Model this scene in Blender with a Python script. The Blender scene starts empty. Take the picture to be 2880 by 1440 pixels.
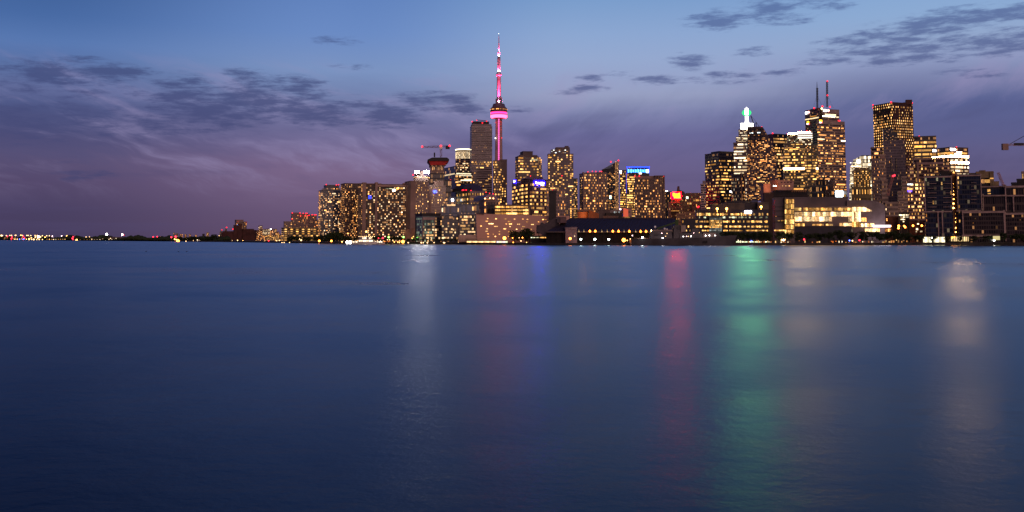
import bpy, math, random
from mathutils import Vector
sc = bpy.context.scene
COL = sc.collection
R = math.radians
# ---------------------------------------------------------------- camera
W0, H0, F, PX, PY, TILT, CAMH = 2880, 1440, 2800.0, 1440.0, 434.5, R(4.8), 6.0
cam = bpy.data.cameras.new('camera'); camo = bpy.data.objects.new('camera', cam); COL.objects.link(camo)
cam.lens = 36 * F / W0; cam.sensor_width = 36; cam.sensor_fit = 'HORIZONTAL'
cam.shift_y = -(H0 / 2 - PY) / W0
cam.clip_start = 0.5; cam.clip_end = 60000
camo.location = (0, 0, CAMH); camo.rotation_euler = (math.pi / 2 + TILT, 0, 0)
sc.camera = camo
CT, ST = math.cos(TILT), math.sin(TILT)
def ray(px, py):
    a = (px - PX) / F; b = (PY - py) / F
    return (a, CT - b * ST, ST + b * CT)
def at(px, py, Y):
    d = ray(px, py); s = Y / d[1]
    return Vector((d[0] * s, Y, CAMH + d[2] * s))
def lin(r, g, b):
    f = lambda v: (v / 255 / 12.92) if v <= 10 else ((v / 255 + .055) / 1.055) ** 2.4
    return (f(r), f(g), f(b), 1)
# ---------------------------------------------------------------- exposure
sc.view_settings.view_transform = 'Standard'; sc.view_settings.look = 'None'
sc.view_settings.exposure = 0; sc.view_settings.gamma = 1
try:
    sc.cycles.use_denoising = True; sc.cycles.denoiser = 'OPENIMAGEDENOISE'
    sc.cycles.max_bounces = 4; sc.cycles.diffuse_bounces = 1; sc.cycles.glossy_bounces = 2
    sc.cycles.transmission_bounces = 2; sc.cycles.sample_clamp_indirect = 6; sc.cycles.blur_glossy = 0
    sc.cycles.use_light_tree = True
except Exception: pass
# ---------------------------------------------------------------- dusk sky
world = bpy.data.worlds.new('World'); sc.world = world; world.use_nodes = True
nt = world.node_tree; nt.nodes.clear()
def nd(t, **k):
    n = nt.nodes.new(t)
    for a, v in k.items(): setattr(n, a, v)
    return n
def setin(n, i, v):
    if hasattr(v, 'links') or hasattr(v, 'is_linked'): nt.links.new(v, n.inputs[i])
    elif v is not None: n.inputs[i].default_value = v
def M(op, a, b=None, c=None, clamp=False):
    n = nd('ShaderNodeMath', operation=op, use_clamp=clamp)
    setin(n, 0, a); setin(n, 1, b); setin(n, 2, c)
    return n.outputs[0]
def mapr(v, a, b, c=0., d=1., smooth=True):
    n = nd('ShaderNodeMapRange', interpolation_type='SMOOTHSTEP' if smooth else 'LINEAR')
    for i, x in enumerate((v, a, b, c, d)): setin(n, i, x)
    return n.outputs[0]
def mixc(f, a, b, mode='MIX'):
    n = nd('ShaderNodeMix', data_type='RGBA', blend_type=mode)
    setin(n, 0, f); setin(n, 6, a); setin(n, 7, b)
    return n.outputs[2]
def ramp(v, stops):
    n = nd('ShaderNodeValToRGB'); e = n.color_ramp.elements
    while len(e) > 1: e.remove(e[-1])
    e[0].position = stops[0][0]; e[0].color = stops[0][1]
    for p, c in stops[1:]:
        x = e.new(p); x.color = c
    setin(n, 0, v); return n.outputs[0]
def noise(vec, scale, detail=5, rough=.55, dist=0):
    n = nd('ShaderNodeTexNoise'); setin(n, 'Vector', vec); setin(n, 'Scale', scale)
    setin(n, 'Detail', detail); setin(n, 'Roughness', rough); setin(n, 'Distortion', dist)
    return n.outputs[0]
tc = nd('ShaderNodeTexCoord'); sep = nd('ShaderNodeSeparateXYZ'); nt.links.new(tc.outputs['Generated'], sep.inputs[0])
dx, dy, dz = sep.outputs
EL = M('ARCSINE', dz); AZ = M('ARCTAN2', dx, dy)          # elevation above the horizon, azimuth from the harbour axis
t = M('DIVIDE', EL, R(60), clamp=True)
def stops(l): return [(R(a) / R(60), lin(*c)) for a, c in l]
LEFT = stops([(0, (68, 58, 92)), (1.4, (68, 60, 98)), (3.05, (80, 68, 108)), (4.4, (84, 76, 118)), (5.4, (68, 70, 118)), (6.9, (68, 80, 132)), (7.75, (90, 102, 154)), (8.8, (80, 105, 160)), (10.2, (74, 113, 176)), (11.6, (56, 99, 163)), (13.6, (44, 87, 150)), (20, (10, 54, 120)), (30, (0, 28, 84)), (60, (0, 18, 62))])
MIDL = stops([(0, (98, 76, 108)), (1.4, (102, 82, 118)), (2.7, (112, 90, 128)), (4.1, (120, 98, 138)), (5.5, (108, 100, 146)), (6.9, (104, 106, 154)), (8.0, (106, 122, 170)), (9.5, (114, 142, 192)), (11.6, (94, 132, 195)), (13.6, (84, 124, 189)), (20, (48, 98, 176)), (30, (26, 70, 146)), (60, (12, 44, 110))])
MIDR = stops([(0, (94, 74, 110)), (1.4, (94, 78, 120)), (3.4, (95, 85, 132)), (4.5, (98, 90, 140)), (5.9, (98, 97, 150)), (7.1, (118, 124, 170)), (8.1, (146, 155, 192)), (8.8, (145, 158, 198)), (10.2, (142, 164, 206)), (11.6, (132, 162, 208)), (13.6, (112, 152, 203)), (20, (62, 114, 186)), (30, (34, 80, 154)), (60, (16, 48, 114))])
RIGHT = stops([(0, (86, 70, 108)), (2.5, (90, 79, 120)), (4.4, (88, 84, 132)), (5.5, (82, 86, 138)), (7.2, (80, 90, 144)), (8.2, (110, 118, 164)), (9.3, (134, 147, 190)), (10.6, (140, 163, 203)), (11.9, (132, 166, 210)), (13.6, (121, 161, 210)), (20, (66, 120, 190)), (30, (38, 86, 156)), (60, (16, 50, 114))])
EAST = stops([(0, (54, 46, 70)), (8, (58, 54, 86)), (30, (30, 38, 76)), (60, (8, 20, 52))])
c = mixc(mapr(AZ, R(-26), R(-10)), ramp(t, LEFT), ramp(t, MIDL))
c = mixc(mapr(AZ, R(-9), R(4)), c, ramp(t, MIDR))
c = mixc(mapr(AZ, R(9), R(22)), c, ramp(t, RIGHT))
c = mixc(mapr(M('ABSOLUTE', AZ), R(40), R(120)), c, ramp(t, EAST))
# cirrus: long soft fibres, sweeping down to the south and up to the north
def vec(x, y, z=0.):
    n = nd('ShaderNodeCombineXYZ'); setin(n, 0, x); setin(n, 1, y); setin(n, 2, z); return n.outputs[0]
warp = M('MULTIPLY', M('SUBTRACT', noise(vec(M('MULTIPLY', AZ, 6), M('MULTIPLY', EL, 14)), 1.0, 3), .5), .09)
AZw = M('ADD', AZ, warp); ELw = M('ADD', EL, M('MULTIPLY', warp, .35))
def fibres(ang, fx, fy, seed):
    ca, sa = math.cos(R(ang)), math.sin(R(ang))
    u = M('ADD', M('MULTIPLY', AZw, ca * fx), M('MULTIPLY', ELw, sa * fx))
    v = M('ADD', M('MULTIPLY', AZw, -sa * fy), M('MULTIPLY', ELw, ca * fy))
    return noise(vec(u, v, seed), 1.0, 6, .6)
fl = fibres(-15, 7, 38, 1.0); fr = fibres(40, 7, 20, 4.0)
fib = M('ADD', M('MULTIPLY', fl, M('SUBTRACT', 1.0, mapr(AZ, R(-6), R(6)))), M('MULTIPLY', fr, mapr(AZ, R(-6), R(6))))
band = M('MULTIPLY', mapr(EL, R(1.5), R(4.5)), M('SUBTRACT', 1.0, mapr(EL, R(8.2), R(10.6))))
band = M('MULTIPLY', band, M('SUBTRACT', 1.0, mapr(M('ABSOLUTE', AZ), R(40), R(90))))
bank = noise(vec(M('ADD', M('MULTIPLY', AZw, 4), M('MULTIPLY', ELw, 3)), M('SUBTRACT', M('MULTIPLY', ELw, 30), M('MULTIPLY', AZw, 3)), 6.), 1.0, 3)
lite = M('MULTIPLY', mapr(M('ADD', M('MULTIPLY', fib, .75), M('MULTIPLY', bank, .25)), .47, .66), band)
lite = M('MULTIPLY', lite, M('SUBTRACT', 1.0, M('MULTIPLY', mapr(AZ, R(2), R(9)), M('SUBTRACT', 1.0, mapr(EL, R(5.5), R(7.8))))))
dark = M('MULTIPLY', M('MULTIPLY', mapr(M('ADD', M('MULTIPLY', fib, .55), M('MULTIPLY', bank, .45)), .51, .36), band), M('SUBTRACT', 1.0, M('MULTIPLY', mapr(EL, R(6.2), R(8.2)), .8)))
c = mixc(M('MULTIPLY', lite, .46), c, lin(150, 140, 186))
c = mixc(M('MULTIPLY', dark, .40), c, lin(68, 70, 118))
# low bars of stratus near the horizon
low = M('MULTIPLY', mapr(noise(vec(M('MULTIPLY', AZ, 5), M('MULTIPLY', EL, 60), 9.), 1.0, 4), .5, .7), M('SUBTRACT', 1.0, mapr(EL, R(3.5), R(6))))
c = mixc(M('MULTIPLY', low, .28), c, lin(78, 70, 114))
# small torn clouds, unlit and darker than the sky behind them
BL = [(150,207,120,20,1),(315,202,95,15,1),(225,172,60,12,.6),(60,243,90,12,.5),(250,262,80,14,.6),(400,262,130,12,.5),
      (490,245,60,16,.8),(545,228,50,10,.9),(520,280,90,34,1),(600,312,100,26,1),(500,345,130,24,.7),(330,345,260,30,.55),(90,340,180,40,.6),
      (700,212,60,14,.8),(760,240,90,20,.8),(710,285,110,30,1),(660,325,90,26,.9),(850,235,60,13,.9),(820,262,110,16,.8),(780,300,110,22,.9),
      (900,318,110,24,1),(980,305,90,20,.8),(1095,325,95,22,1),(1230,279,110,12,1),(1300,308,70,10,.9),(1180,300,100,14,.7),(1440,310,60,7,.6),
      (945,115,60,8,.6),(985,190,50,7,.6),(1660,225,40,9,.7),(1655,247,50,8,.9),(1590,265,50,7,.5),(1850,224,60,9,.9),(1740,210,50,7,.6),(1940,172,55,14,.9),(2060,215,75,11,.8),
      (2010,60,80,15,1),(2090,46,110,16,.8),(2170,18,70,22,.9),(2200,55,80,10,.8),(2310,10,90,14,.7),(2120,145,50,9,.8),(1960,225,40,7,.7),
      (2200,203,60,7,.8),(2380,118,70,10,.9),(2330,170,70,7,.8),(2400,140,90,11,.8),(2500,95,90,10,.9),(2590,80,120,16,1),(2700,50,120,17,1),(2840,38,90,14,1),
      (2560,110,110,9,.8),(2490,138,130,10,.9),(2660,110,90,9,.8),(2620,138,110,9,.9),(2490,172,90,9,.9),(2580,160,80,9,.9),(2760,112,110,10,.9),(2840,118,90,20,1),
      (2680,160,60,8,.7),(2700,200,60,7,.6),(2760,210,50,7,.6),(235,487,90,6,.7),(225,502,60,6,.6),(190,450,50,6,.4)]
P = vec(M('MULTIPLY', AZ, 1.0), EL)
tot = None
for (bx, by, sx, sy, k) in BL:
    d = ray(bx, by); L = math.sqrt(sum(q * q for q in d)); az = math.atan2(d[0], d[1]); el = math.asin(d[2] / L)
    n = nd('ShaderNodeVectorMath', operation='MULTIPLY_ADD'); setin(n, 0, P)
    ix, iy = F / (sx * 1.9), F / (sy * 2.9)
    n.inputs[1].default_value = (ix, iy, 0); n.inputs[2].default_value = (-az * ix, -el * iy, 0)
    l = nd('ShaderNodeVectorMath', operation='LENGTH'); nt.links.new(n.outputs[0], l.inputs[0])
    m = mapr(l.outputs['Value'], 1.0, 0.0, 0.0, k)
    tot = m if tot is None else M('MAXIMUM', tot, m)
cn = noise(vec(M('MULTIPLY', M('ADD', AZ, M('MULTIPLY', EL, .9)), 34), M('MULTIPLY', M('SUBTRACT', EL, M('MULTIPLY', AZ, .05)), 175), 2.), 1.0, 7, .66)
free = M('MULTIPLY', mapr(EL, R(5), R(8)), .20)
scud = mapr(M('ADD', M('MULTIPLY', M('SUBTRACT', cn, .5), 3.0), M('SUBTRACT', tot, .42)), -.26, .66)
scud = M('MULTIPLY', scud, mapr(tot, .02, .35))
cloudc = mixc(mapr(AZ, R(-20), R(10)), ramp(t, stops([(0, (66, 58, 98)), (4, (64, 66, 114)), (7.5, (60, 70, 122)), (10, (58, 76, 128)), (13, (58, 86, 146)), (60, (30, 50, 90))])), ramp(t, stops([(0, (72, 62, 104)), (7.5, (78, 86, 136)), (10, (80, 96, 148)), (13, (76, 104, 160)), (60, (30, 50, 90))])))
c = mixc(M('MULTIPLY', scud, .86), c, cloudc)
hs = nd('ShaderNodeHueSaturation'); hs.inputs['Saturation'].default_value = .93; nt.links.new(c, hs.inputs['Color']); c = hs.outputs[0]
bg = nd('ShaderNodeBackground'); nt.links.new(c, bg.inputs[0]); bg.inputs[1].default_value = 1.0
sky = nd('ShaderNodeTexSky', sky_type='NISHITA'); sky.sun_disc = False; sky.sun_elevation = R(-4); sky.sun_rotation = R(20)
bg2 = nd('ShaderNodeBackground'); nt.links.new(sky.outputs[0], bg2.inputs[0]); bg2.inputs[1].default_value = .05
add = nd('ShaderNodeAddShader'); nt.links.new(bg.outputs[0], add.inputs[0]); nt.links.new(bg2.outputs[0], add.inputs[1])
wo = nd('ShaderNodeOutputWorld'); nt.links.new(add.outputs[0], wo.inputs[0])
world.cycles.sampling_method = 'MANUAL'; world.cycles.sample_map_resolution = 512
# soft pinkish fill added to brighten facades, from behind the camera's right shoulder
sl = bpy.data.lights.new('facade_fill', 'SUN'); so = bpy.data.objects.new('facade_fill', sl); COL.objects.link(so)
sl.energy = .95; sl.angle = R(50); sl.color = (1, .60, .48)
so.rotation_euler = (R(66), 0, R(14))
# ---------------------------------------------------------------- materials
MATS = {}
def mat(key, build):
    if key in MATS: return MATS[key]
    m = bpy.data.materials.new(str(key[0] if isinstance(key, tuple) else key)); m.use_nodes = True
    m.node_tree.nodes.clear(); MATS[key] = m
    global nt
    old = nt; nt = m.node_tree
    build(m); nt = old
    return m
def out(s):
    o = nd('ShaderNodeOutputMaterial'); nt.links.new(s, o.inputs[0])
def princ(col, rough=.7, metal=0., ior=1.45, em=None, es=0., spec=None):
    p = nd('ShaderNodeBsdfPrincipled')
    setin(p, 'Base Color', col); setin(p, 'Roughness', rough); setin(p, 'Metallic', metal); setin(p, 'IOR', ior)
    if em is not None: setin(p, 'Emission Color', em); setin(p, 'Emission Strength', es)
    return p
def c4(c): return tuple(c) + ((1,) if len(c) == 3 else ())
def plain(key, col, rough=.75, metal=0., var=.35, scale=.15):
    def b(m):
        g = nd('ShaderNodeNewGeometry')
        n = noise(g.outputs['Position'], scale, 4)
        k = mapr(n, .3, .7, 1 - var, 1 + var, False)
        mm = nd('ShaderNodeVectorMath', operation='SCALE'); mm.inputs[0].default_value = col[:3]; setin(mm, 'Scale', k)
        out(princ(mm.outputs[0], rough, metal).outputs[0])
    return mat(('plain_' + key, col, rough), b)
def glow(col, s, sample=False):
    def b(m):
        e = nd('ShaderNodeEmission'); e.inputs[0].default_value = c4(col); e.inputs[1].default_value = s
        out(e.outputs[0])
        m.cycles.emission_sampling = 'FRONT_BACK' if sample else 'NONE'
    return mat(('glow', col, s, sample), b)
WCOL = {'warm': ((1, .33, .07), (1, .50, .17)), 'white': ((1, .66, .32), (1, .84, .58)), 'yellow': ((1, .42, .08), (1, .56, .18)),
        'orange': ((1, .42, .10), (1, .58, .22)), 'cool': ((.8, .95, 1), (1, .95, .8)), 'office': ((1, .50, .18), (1, .72, .40)),
        'green': ((.85, 1, .6), (1, .85, .5)), 'mixed': ((1, .40, .10), (1, .74, .45))}
def lit(kind, s):
    def b(m):
        oi = nd('ShaderNodeObjectInfo'); g = nd('ShaderNodeNewGeometry')
        r = M('FRACT', M('ADD', oi.outputs['Random'], g.outputs['Random Per Island']))
        r2 = M('FRACT', M('MULTIPLY', r, 7.31))
        a, d = WCOL[kind]
        cc = mixc(r2, c4(a), c4(d))
        # furniture, blinds and lamps inside make each pane uneven
        t2 = nd('ShaderNodeTexCoord'); n = noise(g.outputs['Position'], .9, 3, .7)
        k = M('MULTIPLY', mapr(n, .32, .68, .35, 1.5), M('ADD', M('MULTIPLY', M('POWER', r, 2.2), s * .78), s * .12))
        e = nd('ShaderNodeEmission'); setin(e, 0, cc); setin(e, 1, k)
        out(e.outputs[0]); m.cycles.emission_sampling = 'NONE'
    return mat(('lit_' + kind, s), b)
def facade(key, wall, glass, fw=.6, fh=.6, rough=.75, grough=.15, dim=.17, dimc=(1, .45, .16), dims=.36, hslab=False, shift=.0):
    """Wall with a grid of panes, in bays across and storeys up (the mesh's own map counts them)."""
    def b(m):
        uv = nd('ShaderNodeUVMap'); s = nd('ShaderNodeSeparateXYZ'); nt.links.new(uv.outputs[0], s.inputs[0])
        u, v = s.outputs[0], s.outputs[1]
        fu = M('ABSOLUTE', M('SUBTRACT', M('FRACT', u), .5)); fv = M('ABSOLUTE', M('SUBTRACT', M('FRACT', v), .5))
        mk = M('MULTIPLY', M('LESS_THAN', fu, fw / 2), M('LESS_THAN', fv, fh / 2))
        mk = M('MULTIPLY', mk, M('GREATER_THAN', v, -.5))
        wn = nd('ShaderNodeTexWhiteNoise', noise_dimensions='2D')
        setin(wn, 'Vector', vec(M('FLOOR', u), M('FLOOR', v)))
        rv = wn.outputs['Value']
        g = nd('ShaderNodeNewGeometry'); n = noise(g.outputs['Position'], .06, 5, .6)
        kw = mapr(n, .3, .7, .72, 1.25, False)
        sw = nd('ShaderNodeVectorMath', operation='SCALE'); sw.inputs[0].default_value = wall[:3]; setin(sw, 'Scale', kw)
        sg = nd('ShaderNodeVectorMath', operation='SCALE'); sg.inputs[0].default_value = glass[:3]; setin(sg, 'Scale', mapr(rv, 0, 1, .4, 2.0, False))
        cc = mixc(mk, sw.outputs[0], sg.outputs[0])
        rr = M('ADD', M('MULTIPLY', mk, grough - rough), rough)
        on = M('MULTIPLY', mk, M('GREATER_THAN', M('FRACT', M('MULTIPLY', rv, 13.7)), 1 - dim))
        es = M('MULTIPLY', on, M('MULTIPLY', rv, dims * 2))
        out(princ(cc, rr, em=c4(dimc), es=es, ior=1.5).outputs[0])
        m.cycles.emission_sampling = 'NONE'
    return mat(('facade_' + key, wall, glass, fw, fh, dim, dims), b)
# ---------------------------------------------------------------- mesh helpers
def tag(o, label=None, cat=None, group=None, kind=None):
    if label: o['label'] = label
    if cat: o['category'] = cat
    if group: o['group'] = group
    if kind: o['kind'] = kind
    return o
def empty(name, loc, label=None, cat=None, group=None):
    o = bpy.data.objects.new(name, None); COL.objects.link(o); o.location = loc
    o.empty_display_size = .1
    return tag(o, label, cat, group)
class MB:
    def __init__(s): s.v = []; s.f = []; s.uv = []; s.mi = []
    def quad(s, a, b, c, d, uv=None, mi=0):
        i = len(s.v); s.v += [tuple(a), tuple(b), tuple(c), tuple(d)]; s.f.append((i, i + 1, i + 2, i + 3))
        s.uv += uv or [(0, -9)] * 4; s.mi.append(mi)
    def poly(s, pts, mi=0):
        i = len(s.v); s.v += [tuple(p) for p in pts]; s.f.append(tuple(range(i, i + len(pts)))); s.uv += [(0, -9)] * len(pts); s.mi.append(mi)
    def box(s, c, u, v, w, mi=0):
        """c: centre; u,v,w: half-axis vectors"""
        c, u, v, w = map(Vector, (c, u, v, w)); i = len(s.v)
        for a in (-1, 1):
            for b_ in (-1, 1):
                for d in (-1, 1): s.v.append(tuple(c + a * u + b_ * v + d * w))
        for f in ((0, 1, 3, 2), (4, 6, 7, 5), (0, 4, 5, 1), (2, 3, 7, 6), (0, 2, 6, 4), (1, 5, 7, 3)):
            s.f.append(tuple(i + k for k in f)); s.uv += [(0, -9)] * 4; s.mi.append(mi)
    def abox(s, x0, x1, y0, y1, z0, z1, mi=0):
        s.box(((x0 + x1) / 2, (y0 + y1) / 2, (z0 + z1) / 2), ((x1 - x0) / 2, 0, 0), (0, (y1 - y0) / 2, 0), (0, 0, (z1 - z0) / 2), mi)
    def bar(s, a, b, r, n=4, mi=0, r2=None):
        a, b = Vector(a), Vector(b); d = (b - a).normalized(); r2 = r if r2 is None else r2
        h = Vector((0, 0, 1)) if abs(d.z) < .9 else Vector((1, 0, 0)); p = d.cross(h).normalized(); q = d.cross(p)
        i = len(s.v)
        for k in range(n):
            an = 2 * math.pi * (k + .5) / n; o = p * math.cos(an) + q * math.sin(an)
            s.v.append(tuple(a + o * r)); s.v.append(tuple(b + o * r2))
        for k in range(n):
            j = (k + 1) % n
            s.f.append((i + 2 * k, i + 2 * j, i + 2 * j + 1, i + 2 * k + 1)); s.uv += [(0, -9)] * 4; s.mi.append(mi)
        for e in (0, 1):
            s.f.append(tuple(i + 2 * k + e for k in range(n))); s.uv += [(0, -9)] * n; s.mi.append(mi)
    def lathe(s, c, prof, n=20, mi=0, nb=0, nf=0):
        """prof: (radius, z) pairs going up, round c"""
        i = len(s.v); m = len(prof)
        for r, z in prof:
            for k in range(n):
                an = 2 * math.pi * k / n; s.v.append((c[0] + r * math.cos(an), c[1] + r * math.sin(an), c[2] + z))
        z0, z1 = prof[0][1], prof[-1][1]
        for j in range(m - 1):
            for k in range(n):
                k2 = (k + 1) % n
                s.f.append((i + j * n + k, i + j * n + k2, i + (j + 1) * n + k2, i + (j + 1) * n + k)); s.mi.append(mi)
                if nb:
                    va, vb = (prof[j][1] - z0) / (z1 - z0) * nf, (prof[j + 1][1] - z0) / (z1 - z0) * nf
                    s.uv += [(k / n * nb, va), ((k + 1) / n * nb, va), ((k + 1) / n * nb, vb), (k / n * nb, vb)]
                else: s.uv += [(0, -9)] * 4
        for j in (0, m - 1):
            if prof[j][0] > 1e-3:
                s.f.append(tuple(i + j * n + k for k in range(n))); s.uv += [(0, -9)] * n; s.mi.append(mi)
    def sphere(s, c, r, mi=0, n=8):
        s.lathe(c, [(r * math.cos(R(a)), r * math.sin(R(a))) for a in (-89, -50, -15, 15, 50, 89)], n, mi)
    def build(s, name, mats, parent=None, origin=None, smooth=False):
        o0 = Vector(origin) if origin is not None else (parent.location if parent is not None else Vector((0, 0, 0)))
        if parent is not None and parent.parent is not None and origin is None: o0 = parent.location + parent.parent.location
        me = bpy.data.meshes.new(name); me.from_pydata([(x - o0[0], y - o0[1], z - o0[2]) for x, y, z in s.v], [], s.f)
        ul = me.uv_layers.new(name='UVMap'); ul.data.foreach_set('uv', [q for p in s.uv for q in p])
        for m in (mats if isinstance(mats, (list, tuple)) else [mats]): me.materials.append(m)
        me.polygons.foreach_set('material_index', s.mi)
        if smooth: me.polygons.foreach_set('use_smooth', [True] * len(me.polygons))
        me.update()
        o = bpy.data.objects.new(name, me); COL.objects.link(o)
        if parent is not None: o.parent = parent
        else: o.location = o0
        return o
UNIT = {}
def unit_pane(m):
    if m.name not in UNIT:
        b = MB(); b.abox(-.5, .5, -.5, .5, -.5, .5); me = bpy.data.meshes.new('window')
        me.from_pydata(b.v, [], b.f); me.materials.append(m); UNIT[m.name] = me
    return UNIT[m.name]
GZ = 1.8
class Face:
    def __init__(s, o, d, w, z0, z1, n, nf, nb): s.o, s.d, s.w, s.z0, s.z1, s.n, s.nf, s.nb = Vector(o), Vector(d), w, z0, z1, Vector(n), nf, nb
    def pt(s, u, v, off=.0):
        p = s.o + s.d * (u * s.w) + s.n * off; return Vector((p.x, p.y, s.z0 + (s.z1 - s.z0) * v))
class REG:
    def __init__(s, x, y, k): s.x, s.y, s.k = x, y, k
    def __call__(s, a, b): return s.x + a * s.k, s.y + b * s.k
S0 = REG(0, 0, 1)
R1 = REG(880, 480, 320 / 1873); R2 = REG(1120, 400, 320 / 1374); R3 = REG(1280, 300, 360 / 1159); R4 = REG(1300, 80, 200 / 678)
R5 = REG(1600, 440, 300 / 1486); R6 = REG(1860, 440, 300 / 1486); R7 = REG(1960, 280, 280 / 1288); R8 = REG(2200, 220, 280 / 1061)
R9 = REG(2420, 260, 320 / 1374); R10 = REG(2560, 380, 320 / 1288); R11 = REG(2140, 520, 380 / 2576); R12 = REG(2360, 520, 320 / 2290)
R13 = REG(0, 560, 480 / 2576); R14 = REG(480, 560, 480 / 2576); RS = REG(1760, 610, 200 / 2576); RS2 = REG(1920, 610, 200 / 2576)
RB = REG(960, 640, 200 / 2576); RC = REG(1440, 600, 220 / 2576)
RED = glow((1, .015, .03), 3.5)
ROOF = plain('roof', (.05, .045, .05), .9)
class Bld:
    """One building: an Empty at its foot; wall solids, windows, signs and beacons are its parts."""
    count = 0
    def __init__(s, name, label, cat, reg, Y, mats, group=None, seed=None, z0=GZ, phi=None):
        Bld.count += 1
        s.name, s.label, s.cat, s.reg, s.Y, s.group, s.z0, s.phi = name, label, cat, reg, Y, group, z0, phi
        s.rng = random.Random(seed if seed is not None else Bld.count * 7 + 3)
        s.mats = list(mats); s.mb = MB(); s.panes = []; s.root = None; s.extra = []; s.po = None; s.f = None; s.l = None; s.red = []
    def P(s, x, y, Y=None): 
        a, b = s.reg(x, y); Y = s.Y if Y is None else Y
        if s.root is None or s.po is None: return at(a, b, Y)
        r = Vector(ray(a, b)); o = Vector((0, 0, CAMH)); q = s.po + Vector((0, Y - s.Y, 0))
        return o + r * ((q - o).dot(s.pn) / r.dot(s.pn))
    def start(s, p, phi=None):
        if s.root is None and phi is not None: s.po = Vector((p[0], p[1], 0)); s.pn = Vector((math.sin(phi), -math.cos(phi), 0)); s.phi = math.degrees(phi)
        if s.root is None: s.root = empty(s.name, (p[0], p[1], s.z0), s.label, s.cat, s.group)
    def box(s, xl, xc, xr, yt, nf=20, nb=8, nbl=None, mi=0, dY=0, phi=None, depth=None, yb=None, roof=True):
        """front face from corner xc to xr, side face from xc back to xl, roof line at yt (at the corner)"""
        Y = s.Y + dY; C = s.P(xc, yt, Y)
        if s.root is None and s.phi is None:
            s.phi = 22; a, b = s.reg(xl, yt); r = ray(a, b); k = r[0] / r[1]; d2 = Vector((-math.sin(R(22)), math.cos(R(22)), 0))
            w_ = (k * C.y - C.x) / (d2.x - k * d2.y); az = math.atan2(C.x, C.y)
            if w_ < 14 or xl >= xc: s.phi = math.degrees(math.asin(min(.9, max(0, xc - xl) * s.reg.k * C.y / F / 24.)) - az)
        phi = R(s.phi if phi is None else phi); top = C.z; z0 = s.z0 if yb is None else s.P(xc, yb, Y).z
        d1 = Vector((math.cos(phi), math.sin(phi), 0)); d2 = Vector((-math.sin(phi), math.cos(phi), 0))
        def width(x, d):
            a, b = s.reg(x, yt); r = ray(a, b); k = r[0] / r[1]
            return (k * C.y - C.x) / (d.x - k * d.y)
        w = width(xr, d1)
        tot_ = phi + math.atan2(C.x, C.y)
        if depth is None: depth = (24. if tot_ < R(9) else max(6, width(xl, d2))) if xl < xc - .5 else 24.
        dp = max(2., min(depth, 160.))
        s.start(C, phi)
        A = Vector((C.x, C.y, 0)); B_ = A + d1 * w; D = A + d2 * dp; E = B_ + d2 * dp
        nbl = nbl or max(1, round(nb * dp / w)); z1 = top
        H = lambda p, z: (p.x, p.y, z)
        def wall(p, q, n): s.mb.quad(H(p, z0), H(q, z0), H(q, z1), H(p, z1), [(0, 0), (n, 0), (n, nf), (0, nf)], mi)
        wall(A, B_, nb); wall(B_, E, nbl); wall(E, D, nb); wall(D, A, nbl)
        s.mb.quad(H(A, z1), H(B_, z1), H(E, z1), H(D, z1), None, len(s.mats) if roof else mi)
        s.f = Face((A.x, A.y, 0), d1, w, z0, z1, (d1.y, -d1.x, 0), nf, nb)
        s.l = Face((D.x, D.y, 0), -d2, dp, z0, z1, (-d1.x, -d1.y, 0), nf, nbl)
        s.r = Face((B_.x, B_.y, 0), d2, dp, z0, z1, (d1.x, d1.y, 0), nf, nbl)
        if roof and z1 - z0 > 12:
            # parapet: a thin rim standing on the wall head
            t_ = .5
            for p, q in ((A, B_), (D, A), (B_, E)):
                u = (q - p) / 2; n_ = Vector((u.y, -u.x, 0)).normalized() * .35
                s.mb.box(((p.x + q.x) / 2 - n_.x * 0 , (p.y + q.y) / 2, z1 + .55), (u.x, u.y, 0), (n_.x, n_.y, 0), (0, 0, .5), mi)
        return s.f
    def prism(s, pts, depth=30, nf=20, nb=8, mi=0, dY=0, phi=None):
        """outline (region pixels) lying in the front plane, pushed back by depth"""
        Y = s.Y + dY; C = s.P(pts[0][0], pts[0][1], Y)
        if s.phi is None: s.phi = -math.degrees(math.atan2(C.x, C.y))
        phi = R(s.phi if phi is None else phi); s.start(C, phi)
        d1 = Vector((math.cos(phi), math.sin(phi), 0)); d2 = Vector((-math.sin(phi), math.cos(phi), 0)); n = Vector((d1.y, -d1.x, 0))
        o = Vector((0, 0, CAMH)); W = []
        for x, y in pts:
            a, b = s.reg(x, y); r = Vector(ray(a, b)); k = (C - o).dot(n) / r.dot(n); W.append(o + r * k)
        us = [(p - C).dot(d1) for p in W]; u0, u1 = min(us), max(us); z1 = max(p.z for p in W); z0 = max(s.z0, min(p.z for p in W))
        i = len(s.mb.v); m = len(W)
        s.mb.v += [tuple(p) for p in W] + [tuple(p + d2 * depth) for p in W]
        s.mb.f.append(tuple(range(i, i + m))); s.mb.uv += [((u - u0) / (u1 - u0) * nb, (p.z - z0) / (z1 - z0) * nf) for u, p in zip(us, W)]; s.mb.mi.append(mi)
        for k in range(m):
            j = (k + 1) % m; s.mb.f.append((i + k, i + m + k, i + m + j, i + j)); s.mb.uv += [(0, -9)] * 4; s.mb.mi.append(mi)
        s.mb.f.append(tuple(range(i + 2 * m - 1, i + m - 1, -1))); s.mb.uv += [(0, -9)] * m; s.mb.mi.append(mi)
        A = C + d1 * u0
        s.f = Face((A.x, A.y, 0), d1, u1 - u0, z0, z1, n, nf, nb); s.poly = [((u - u0) / (u1 - u0), (p.z - z0) / (z1 - z0)) for u, p in zip(us, W)]
        return s.f
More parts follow.
